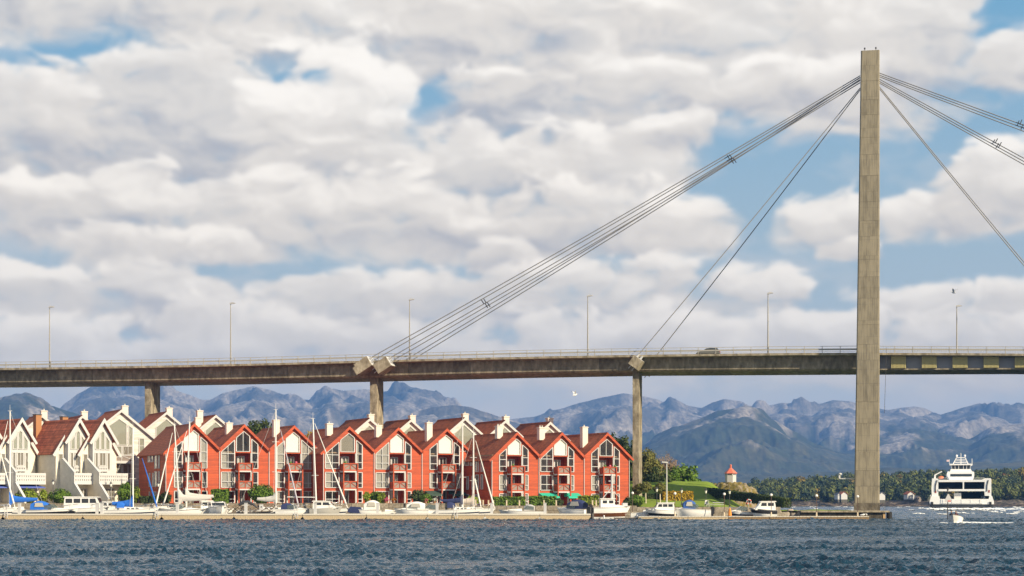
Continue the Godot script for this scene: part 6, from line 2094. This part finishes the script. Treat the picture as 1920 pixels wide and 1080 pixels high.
func gull(label: String, p: Vector3, turn: float, flying: bool) -> void:
	var o := thing("seagull", label, "bird", p, turn, "seagulls")
	var white := mat("gull_white", 0.78, 0.77, 0.75, 0.8)
	var wing := mat("gull_grey", 0.52, 0.53, 0.55, 0.8)
	var y := 0.0 if flying else 0.18
	make("body", shape().tube([Vector3(-0.3, y - 0.02, 0), Vector3(-0.15, y, 0), Vector3(0.05, y + 0.02, 0), Vector3(0.18, y + 0.1, 0), Vector3(0.25, y + 0.14, 0), Vector3(0.31, y + 0.13, 0)], [0.02, 0.08, 0.1, 0.06, 0.055, 0.02], 8), white, o)
	make("beak", shape().rod(Vector3(0.3, y + 0.13, 0), Vector3(0.38, y + 0.11, 0), 0.018, 0.005, 5), mat("gull_beak", 0.6, 0.4, 0.03, 0.6), o)
	for s in [-1, 1]:
		if flying:
			var rows := []
			for i in 6:
				var e := i / 5.0
				var c := Vector3(-0.02 - e * e * 0.22, 0.05 + sin(e * 2.2) * 0.42, s * (0.05 + e * 0.5))
				rows.append([c + Vector3(0.13 * (1.0 - e * 0.75), 0.01, 0), c + Vector3(0, 0.025, 0), c - Vector3(0.13 * (1.0 - e * 0.7), 0, 0)])
			make("wing", shape().sheet(rows, s < 0), wing, o)
		else:
			make("wing", shape().ball(Vector3(-0.06, y + 0.02, s * 0.07), Vector3(0.2, 0.07, 0.035), 8, 5), wing, o)
			make("leg", shape().rod(Vector3(0.0, 0, s * 0.04), Vector3(0.0, 0.12, s * 0.04), 0.012, -1, 5), mat("gull_beak", 0.6, 0.4, 0.03, 0.6), o)

func make_ferry() -> void:
	var p := at(1803, 0, 552.0)
	p.y = 0.0
	var f := thing("car_ferry", "white double-ended car ferry with an open vehicle deck and domed mast", "ferry", p, -0.235)
	var white := mat("ferry_white", 0.88, 0.875, 0.86, 0.4)
	var dark := mat("ferry_dark", 0.035, 0.04, 0.045, 0.5)
	var glass := mat("ferry_glass", 0.02, 0.035, 0.05, 0.06)
	make("lower_hull", shape().slab([Vector2(-9.6, 0.05), Vector2(-8.2, -1.2), Vector2(8.2, -1.2), Vector2(9.6, 0.05), Vector2(9.6, 1.75), Vector2(-9.6, 1.75)], 0.0, -60.0), dark, f)
	make("upper_hull", shape().slab([Vector2(-9.75, 1.75), Vector2(9.75, 1.75), Vector2(9.8, 2.6), Vector2(9.2, 4.4), Vector2(8.4, 4.4), Vector2(8.2, 3.4), Vector2(-6.6, 3.4), Vector2(-6.8, 4.4), Vector2(-9.2, 4.4), Vector2(-9.8, 2.6)], 0.25, -60.0), white, f)
	# side houses either hand, with the deck between them open
	for q in [[-9.1, -7.1], [7.0, 9.0]]:
		make("side_house", shape().slab([Vector2(q[0], 4.4), Vector2(q[1], 4.4), Vector2(q[1], 9.6), Vector2(q[1] - 0.3, 9.9), Vector2(q[0] + 0.1, 9.9), Vector2(q[0] - 0.1, 6.5)], 0.0, -58.0), white, f)
	for q in [[-8.05, 5.3], [8.2, 5.4]]:
		make("doorway", shape().slab([Vector2(q[0] - 0.2, q[1]), Vector2(q[0] + 0.35, q[1]), Vector2(q[0] + 0.35, q[1] + 0.8), Vector2(q[0] - 0.1, q[1] + 0.8)], 0.02, 0.05), mat("oxide_red", 0.35, 0.06, 0.03, 0.7), f)
	for q in [-7.9, 7.75]:
		make("stair_curve", shape().tube([Vector3(q - 0.1, 5.8, 0.06), Vector3(q - 0.05, 7.6, 0.06), Vector3(q + 0.35, 9.3, 0.06)], [0.16], 6), dark, f)
	make("upper_beam", shape().span(Vector3(-7.1, 8.75, -57), Vector3(7.0, 9.45, 0.1)), white, f)
	make("middle_beam", shape().span(Vector3(-7.1, 5.85, -2.0), Vector3(7.0, 6.5, 0.15)), white, f)
	make("gallery_floor", shape().span(Vector3(-7.1, 6.2, -56), Vector3(7.0, 6.48, -0.1)), mat("deck_grey", 0.16, 0.17, 0.17, 0.8), f)
	make("gallery_wall", shape().span(Vector3(-7.1, 6.5, -30.3), Vector3(7.0, 8.75, -30.0)), mat("deck_green", 0.10, 0.13, 0.12, 0.7), f)
	make("gallery_post", shape().span(Vector3(0.35, 6.5, -0.3), Vector3(0.75, 8.75, 0.12)), white, f)
	make("car_deck_wall", shape().span(Vector3(-0.2, 3.4, -40.3), Vector3(6.9, 5.85, -40.0)), mat("deck_green", 0.10, 0.13, 0.12, 0.7), f)
	make("casing", shape().span(Vector3(-0.4, 3.41, -50.0), Vector3(0.9, 6.19, -12.0)), mat("deck_green"), f)
	make("lorry", shape().span(Vector3(-2.3, 3.45, -3.5), Vector3(-0.1, 5.3, -1.0)).span(Vector3(-2.2, 3.402, -1.0), Vector3(-0.2, 4.3, -0.8)), mat("lorry_white", 0.72, 0.70, 0.66, 0.5), f)
	make("deck_railing", shape().bar(Vector3(-7.0, 10.1, -0.2), Vector3(-3.4, 10.1, -0.2), 0.06, 0.06).bar(Vector3(-7.0, 9.75, -0.2), Vector3(-3.4, 9.75, -0.2), 0.05, 0.05), white, f)
	for x in [-9.0, 8.7]:
		make("hull_fender", shape().span(Vector3(x - 0.35, 1.2, 0.2), Vector3(x + 0.35, 2.5, 0.5)), mat("tyre", 0.012, 0.012, 0.012, 0.8), f)
	make("ramp", shape().slab([Vector2(-6.4, 2.0), Vector2(6.4, 2.0), Vector2(6.2, 3.3), Vector2(-6.2, 3.3)], 0.26, 0.4), mat("ramp_white", 0.80, 0.79, 0.77, 0.6), f)
	for k in 5:
		make("ramp_rib", shape().span(Vector3(-5.6 + k * 2.8 - 0.08, 2.05, 0.4), Vector3(-5.6 + k * 2.8 + 0.08, 3.25, 0.5)), mat("ramp_white"), f)
	make("side_light", shape().span(Vector3(6.0, 3.45, 0.0), Vector3(6.5, 4.0, 0.3)), mat("tyre"), f)
	make("cabin_windows", shape().slab(rect(-3.4, 10.5, 3.2, 11.3), -2.99, -2.94), glass, f)
	make("deck_railing", shape().bar(Vector3(3.4, 10.1, -0.2), Vector3(7.0, 10.1, -0.2), 0.06, 0.06).bar(Vector3(3.4, 9.75, -0.2), Vector3(7.0, 9.75, -0.2), 0.05, 0.05), white, f)
	make("superstructure", shape().slab([Vector2(-3.6, 9.45), Vector2(3.5, 9.45), Vector2(3.9, 10.6), Vector2(3.9, 11.9), Vector2(3.5, 12.1), Vector2(-4.2, 12.1), Vector2(-4.5, 11.2)], -3.0, -36.0), white, f)
	make("bridge_deck", shape().slab([Vector2(-3.4, 12.1), Vector2(3.2, 12.1), Vector2(2.9, 12.85), Vector2(-3.3, 12.85)], -4.0, -20.0), white, f)
	make("wheelhouse_glass", shape().slab([Vector2(-2.75, 12.85), Vector2(2.5, 12.85), Vector2(2.8, 14.1), Vector2(-3.0, 14.1)], -4.5, -16.0), glass, f)
	for x in [-2.9, -1.9, -0.8, 0.6, 1.6, 2.66]:
		make("mullion", shape().bar(Vector3(x, 12.86, -4.42), Vector3(x * 1.04, 14.1, -4.42), 0.12, 0.14), white, f)
	make("wheelhouse_roof", shape().span(Vector3(-3.6, 14.1, -17), Vector3(3.4, 14.55, -4.0)), white, f)
	var mast := make("mast_frame", shape().bar(Vector3(-2.5, 14.55, -7), Vector3(-1.4, 16.6, -7), 0.4, 0.28), white, f)
	make("mast_frame", shape().bar(Vector3(2.1, 14.55, -7), Vector3(1.2, 16.6, -7), 0.4, 0.28), white, f)
	for q in [[15.1, 2.2], [15.8, 1.8], [16.5, 1.5]]:
		make("mast_bar", shape().bar(Vector3(-q[1] - 0.1, q[0], -7), Vector3(q[1] - 0.1, q[0], -7), 0.4, 0.24), white, mast)
	make("mast_pole", shape().rod(Vector3(-0.1, 14.5, -7), Vector3(-0.1, 18.0, -7), 0.14, 0.08, 6), white, f)
	for x in [-1.4, 1.1]:
		make("radar_dome", shape().ball(Vector3(x, 17.1, -7), Vector3(0.35, 0.4, 0.35), 10, 7), white, f)
	make("aerial", shape().rod(Vector3(3.3, 14.5, -7), Vector3(3.3, 16.2, -7), 0.07, -1, 5), white, f)
	make("flag_staff", shape().rod(Vector3(-3.7, 14.5, -7), Vector3(-3.7, 16.0, -7), 0.06, -1, 5), white, f)
	make("flag", shape().span(Vector3(-4.5, 15.3, -7.02), Vector3(-3.75, 15.9, -6.98)), mat("flag_pink", 0.75, 0.55, 0.55, 0.8), f)
	make("crane", shape().bar(Vector3(-8.1, 9.9, -1), Vector3(-8.1, 11.0, -1), 0.5, 0.5).bar(Vector3(-8.2, 10.9, -1), Vector3(-6.0, 12.1, -1), 0.35, 0.35), white, f)
	make("rescue_boat", shape().ball(Vector3(-6.3, 10.2, -3), Vector3(0.9, 0.5, 1.6), 10, 6), mat("rescue_orange", 0.6, 0.16, 0.05, 0.6), f)

func make_foam() -> void:
	var r := RandomNumberGenerator.new()
	r.seed = 88
	var s := shape()
	s.ball(Vector3.ZERO, Vector3(1, 1, 1), 7, 5)
	var places := []
	for k in 650:      # ferry's bow wash and the streak beside it
		var t := r.randf()
		var x := (1735.0 + t * 195.0 - 960.0) / FOCAL * 549.0
		var thick := 1.0 if t < 0.75 else 0.6
		places.append([Vector3(x, r.randf_range(-0.05, 0.25) * thick + 0.15 * absf(sin(x * 0.9)), -548.5 - r.randf_range(-1.0, 2.2)), Vector3(r.randf_range(0.3, 1.0), r.randf_range(0.1, 0.36) * thick, 0.6)])
	for k in 240:      # small boat's bow wave and wake
		var t := pow(r.randf(), 1.4)
		var x := (1790.0 + t * 110.0 - 960.0) / FOCAL * 203.0
		places.append([Vector3(x, r.randf_range(0.0, 0.12) * (1.0 - t * 0.6) + 0.04, -203.0 - r.randf_range(-0.5, 0.5)), Vector3(r.randf_range(0.12, 0.4), r.randf_range(0.03, 0.1) * (1.0 - t * 0.5), 0.25)])
	for k in 90:
		var x := (1760.0 + r.randf() * 24.0 - 960.0) / FOCAL * 203.0
		places.append([Vector3(x, r.randf_range(0.0, 0.1), -202.4), Vector3(r.randf_range(0.1, 0.3), r.randf_range(0.02, 0.07), 0.2)])
	for k in 80:      # whitecaps on the open fjord
		var z := r.randf_range(290.0, 860.0)
		var px := r.randf_range(1480.0, 1960.0)
		for j in 5:
			places.append([Vector3((px - 960.0) / FOCAL * z + r.randf_range(-0.9, 0.9), 0.16 + r.randf_range(0.0, 0.14), -z + r.randf_range(-0.5, 0.5)), Vector3(r.randf_range(0.2, 0.6), r.randf_range(0.05, 0.12), 0.25)])
	var mm := MultiMesh.new()
	mm.transform_format = MultiMesh.TRANSFORM_3D
	mm.mesh = s.mesh()
	mm.instance_count = places.size()
	for k in places.size():
		mm.set_instance_transform(k, Transform3D(Basis.IDENTITY.scaled(places[k][1]), places[k][0]))
	var o := MultiMeshInstance3D.new()
	o.name = "sea_foam"
	o.multimesh = mm
	o.material_override = mat("foam", 0.80, 0.82, 0.82, 0.8)
	o.set_meta("kind", "stuff")
	o.set_meta("label", "white foam of wakes and breaking crests on the water")
	o.set_meta("category", "foam")
	add_child(o)

func person(label: String, where: Vector3, turn: float, shirt: Material) -> void:
	var o := thing("person", label, "person", where, turn)
	# a seated figure: hips at the origin, facing +x
	var b := shape()
	b.tube([Vector3(0, 0, 0), Vector3(0.0, 0.2, 0), Vector3(0.02, 0.42, 0), Vector3(0.03, 0.55, 0), Vector3(0.04, 0.62, 0)], [0.16, 0.15, 0.18, 0.12, 0.06], 10)
	for s in [-1, 1]:
		b.tube([Vector3(0.03, 0.5, s * 0.17), Vector3(0.1, 0.25, s * 0.23), Vector3(0.35, 0.16, s * 0.18)], [0.065, 0.05, 0.035], 7)
		b.tube([Vector3(0, 0.02, s * 0.09), Vector3(0.42, 0.06, s * 0.1), Vector3(0.45, -0.36, s * 0.1)], [0.09, 0.07, 0.05], 7)
	make("body", b, shirt, o)
	make("head", shape().ball(Vector3(0.06, 0.75, 0), Vector3(0.095, 0.125, 0.08), 10, 8).ball(Vector3(0.15, 0.74, 0), Vector3(0.02, 0.03, 0.015), 6, 4), mat("skin", 0.45, 0.26, 0.17, 0.6), o)
	make("hair", shape().ball(Vector3(0.04, 0.79, 0), Vector3(0.105, 0.11, 0.092), 10, 7), mat("dark_hair", 0.03, 0.02, 0.015, 0.8), o)

func make_small_things() -> void:
	# globe lamps, from the last red house to the pylon
	var labels := ["globe lamp beside the rounded green shrub", "globe lamp behind the white cabin boat with side windows", "globe lamp beside the lawn's white garden table", "globe lamp rising behind the rear-window cabin boat", "globe lamp standing alone beside the boulders", "globe lamp in front of the pylon's foot"]
	var k := 0
	for q in [[1186, 924.5], [1265.5, 925.5], [1358, 926.5], [1446, 928], [1531, 929.5], [1608, 931]]:
		globe_lamp(labels[k], q[0], q[1], 246.2 if k else 252.0, 0.5)
		k += 1
	labels = ["lantern post behind the white cabin boat by the saplings", "lantern post in front of the golden hedge", "lantern post on the lawn between golden hedge and knoll", "lantern post at the start of the dark clipped hedge", "lantern post before the cream side wall of the terraces", "lantern post before the terrace beside the large white house", "lantern post at the dark side wall of the first red house"]
	k = 0
	for q in [[1231.5, 912, 262], [1278, 914, 262], [1323.5, 915, 262], [1368, 916, 262], [99.5, 898, 256.9], [208, 902, 256.9], [297, 902, 257.2]]:
		var p := at(q[0], 0, q[2])
		lantern(labels[k], q[0], q[1], q[2], land_y(p.x, q[2]))
		k += 1
	var sp := at(1250, 866, 268)
	var tall := sp.y - land_y(sp.x, 268)
	sp.y -= tall
	var sl := thing("street_lamp", "tall white street lamp on the lawn beside the round green bush", "street lamp", sp)
	make("pole", shape().rod(Vector3.ZERO, Vector3(0, tall - 0.1, 0), 0.14, 0.08, 8), mat("white_paint"), sl)
	make("lamp_head", shape().slab([Vector2(-0.85, 0.0), Vector2(0.1, -0.12), Vector2(0.1, 0.08), Vector2(-0.8, 0.18)], -0.16, 0.16), mat("white_paint"), sl, Transform3D(Basis.IDENTITY, Vector3(0.1, tall - 0.1, 0)))
	# lifebuoy on its post
	var lp := at(1404, 941, 258.5)
	var lb := thing("lifebuoy", "white and red lifebuoy hanging on a post before the dark hedge", "lifebuoy", Vector3(lp.x, lp.y, lp.z))
	var ring := []
	for j in 13:
		ring.append(Vector3(cos(TAU * j / 12.0) * 0.32, sin(TAU * j / 12.0) * 0.36, 0))
	make("ring", shape().tube(ring, [0.085], 7), mat("white_paint"), lb)
	for g in [0.3, 1.9, 3.5, 5.0]:
		make("band", shape().tube([Vector3(cos(g) * 0.32, sin(g) * 0.36, 0), Vector3(cos(g + 0.5) * 0.32, sin(g + 0.5) * 0.36, 0)], [0.1], 7), mat("buoy_red", 0.6, 0.05, 0.03, 0.6), lb)
	make("post", shape().rod(Vector3(0, -1.2, -0.12), Vector3(0, 0.4, -0.12), 0.05, -1, 6), mat("white_paint"), lb)
	# garden furniture and odds on the jetty
	var tb := at(1346, 0, 257.4)
	tb.y = land_y(tb.x, 257.4)
	var table := thing("garden_table", "white garden table with benches on the lawn's edge", "table", tb)
	make("tabletop", shape().span(Vector3(-0.8, 0.68, -0.4), Vector3(0.8, 0.76, 0.4)), mat("white_paint"), table)
	make("leg", shape().bar(Vector3(-0.6, 0, -0.3), Vector3(-0.6, 0.68, 0.3), 0.08, 0.08), mat("white_paint"), table)
	make("leg", shape().bar(Vector3(0.6, 0, -0.3), Vector3(0.6, 0.68, 0.3), 0.08, 0.08), mat("white_paint"), table)
	make("bench", shape().span(Vector3(-0.8, 0.4, 0.55), Vector3(0.8, 0.46, 0.8)), mat("white_paint"), table)
	make("bench", shape().span(Vector3(-0.8, 0.4, -0.8), Vector3(0.8, 0.46, -0.55)), mat("white_paint"), table)
	k = 0
	for px in [1326.0, 1332.0, 1368.5]:
		var c := at(px, 0, 257.2)
		c.y = land_y(c.x, 257.2)
		if k == 2:
			var cone := thing("orange_marker", "orange cone marker beside the lantern post on the jetty", "marker", Vector3(at(px, 0, 246.0).x, 0.5, -246.0))
			make("cone", shape().lathe([Vector2(0.28, 0.06), Vector2(0.16, 0.9), Vector2(0.1, 1.1), Vector2(0.02, 1.12)], Vector3.ZERO, 10), mat("marker_orange", 0.68, 0.24, 0.03, 0.7), cone)
			make("foot", shape().span(Vector3(-0.34, 0, -0.34), Vector3(0.34, 0.06, 0.34)), mat("dark_metal"), cone)
		else:
			var ch := thing("garden_chair", ["white garden chair beside the blue canopy boat", "white garden chair next to the garden table"][k], "chair", c, 0.5 + k)
			make("seat", shape().span(Vector3(-0.28, 0.4, -0.28), Vector3(0.28, 0.46, 0.28)), mat("white_paint"), ch)
			make("backrest", shape().slab([Vector2(-0.28, 0.46), Vector2(0.28, 0.46), Vector2(0.2, 1.0), Vector2(-0.2, 1.0)], -0.28, -0.22), mat("white_paint"), ch)
			for x in [-0.25, 0.25]:
				for z in [-0.25, 0.25]:
					make("leg", shape().span(Vector3(x - 0.03, 0, z - 0.03), Vector3(x + 0.03, 0.4, z + 0.03)), mat("white_paint"), ch)
		k += 1
	# gulls
	gull("white gull gliding below the bridge deck with raised wings", at(1078, 741, 205.0), 0.4, true)
	gull("white gull flying high beside the pylon above the main span", at(1788, 549, 205.0), 2.4, true)
	gull("white gull standing on the jetty by the globe lamp at the pylon", Vector3(at(1619, 0, 244.6).x, 0.5, -244.6), 0.3, false)
	gull("white gull standing upright next to its companion before the pylon", Vector3(at(1625, 0, 245.0).x, 0.5, -245.0), 1.4, false)
	gull("white gull resting alone near the jetty's end", Vector3(at(1628 + 2, 0, 244.2).x, 0.0, -244.2) + Vector3(-0.9, 0.5, -0.6), 0.0, false)
	# channel mark: a black pole with a white triangular board
	var cm := at(1777, 0, 236.0)
	cm.y = 0.0
	var mark := thing("channel_mark", "black channel marker pole with a white triangular board and red bar", "channel marker", cm)
	make("pole", shape().rod(Vector3(0, -1, 0), Vector3(0, 4.0, 0), 0.075, 0.06, 8), mat("dark_metal"), mark)
	var board := make("board", shape().slab([Vector2(-0.4, 2.5), Vector2(0.55, 2.5), Vector2(0.42, 3.0), Vector2(0.12, 3.55), Vector2(-0.02, 3.55), Vector2(-0.34, 2.9)], 0.08, 0.12), mat("white_paint"), mark)
	make("red_bar", shape().slab(rect(-0.02, 2.55, 0.4, 2.68), 0.12, 0.14), mat("buoy_red", 0.6, 0.05, 0.03, 0.6), board)
	make("top_lantern", shape().rod(Vector3(0, 4.0, 0), Vector3(0, 4.3, 0), 0.12, 0.12, 8).bar(Vector3(-0.08, 4.5, 0), Vector3(0.1, 4.3, 0), 0.06, 0.06).bar(Vector3(0.3, 4.3, 0), Vector3(0.02, 4.2, 0), 0.05, 0.1), mat("dark_metal"), mark)
	# the small boat under way, with two people
	var bp := at(1791, 0, 203.0)
	bp.y = 0.12
	var sb := thing("small_motorboat", "small white open motorboat speeding past the channel marker", "boat", bp, -1.98)
	sb.scale = Vector3.ONE * 0.86
	sb.rotation.z = 0.06
	hull_of(sb, {"L": 4.2, "B": 1.75, "H": 0.72, "rake": 0.9, "lift": 0.35, "fenders": 0})
	make("windscreen", shape().bar(Vector3(0.2, 0.72, 0), Vector3(-0.05, 1.0, 0), 1.2, 0.03), mat("boat_glass"), sb)
	person("person in dark clothes steering the small white motorboat", bp + Vector3(-0.25, 0.5, -0.7), -1.98, mat("dark_cloth", 0.03, 0.025, 0.03, 0.9))
	person("person in a dark red jacket seated in the small white motorboat", bp + Vector3(0.28, 0.48, -0.75), -1.98, mat("maroon_cloth", 0.10, 0.02, 0.02, 0.9))
	make_foam()

func _ready() -> void:
	rng.seed = 4
	light_and_camera()
	make_water()
	make_mountains()
	make_ground()
	make_knoll()
	make_far_shore()
	make_bridge()
	make_red_houses()
	make_white_terraces()
	make_pontoons()
	make_greenery()
	make_boats()
	make_ferry()
	make_small_things()
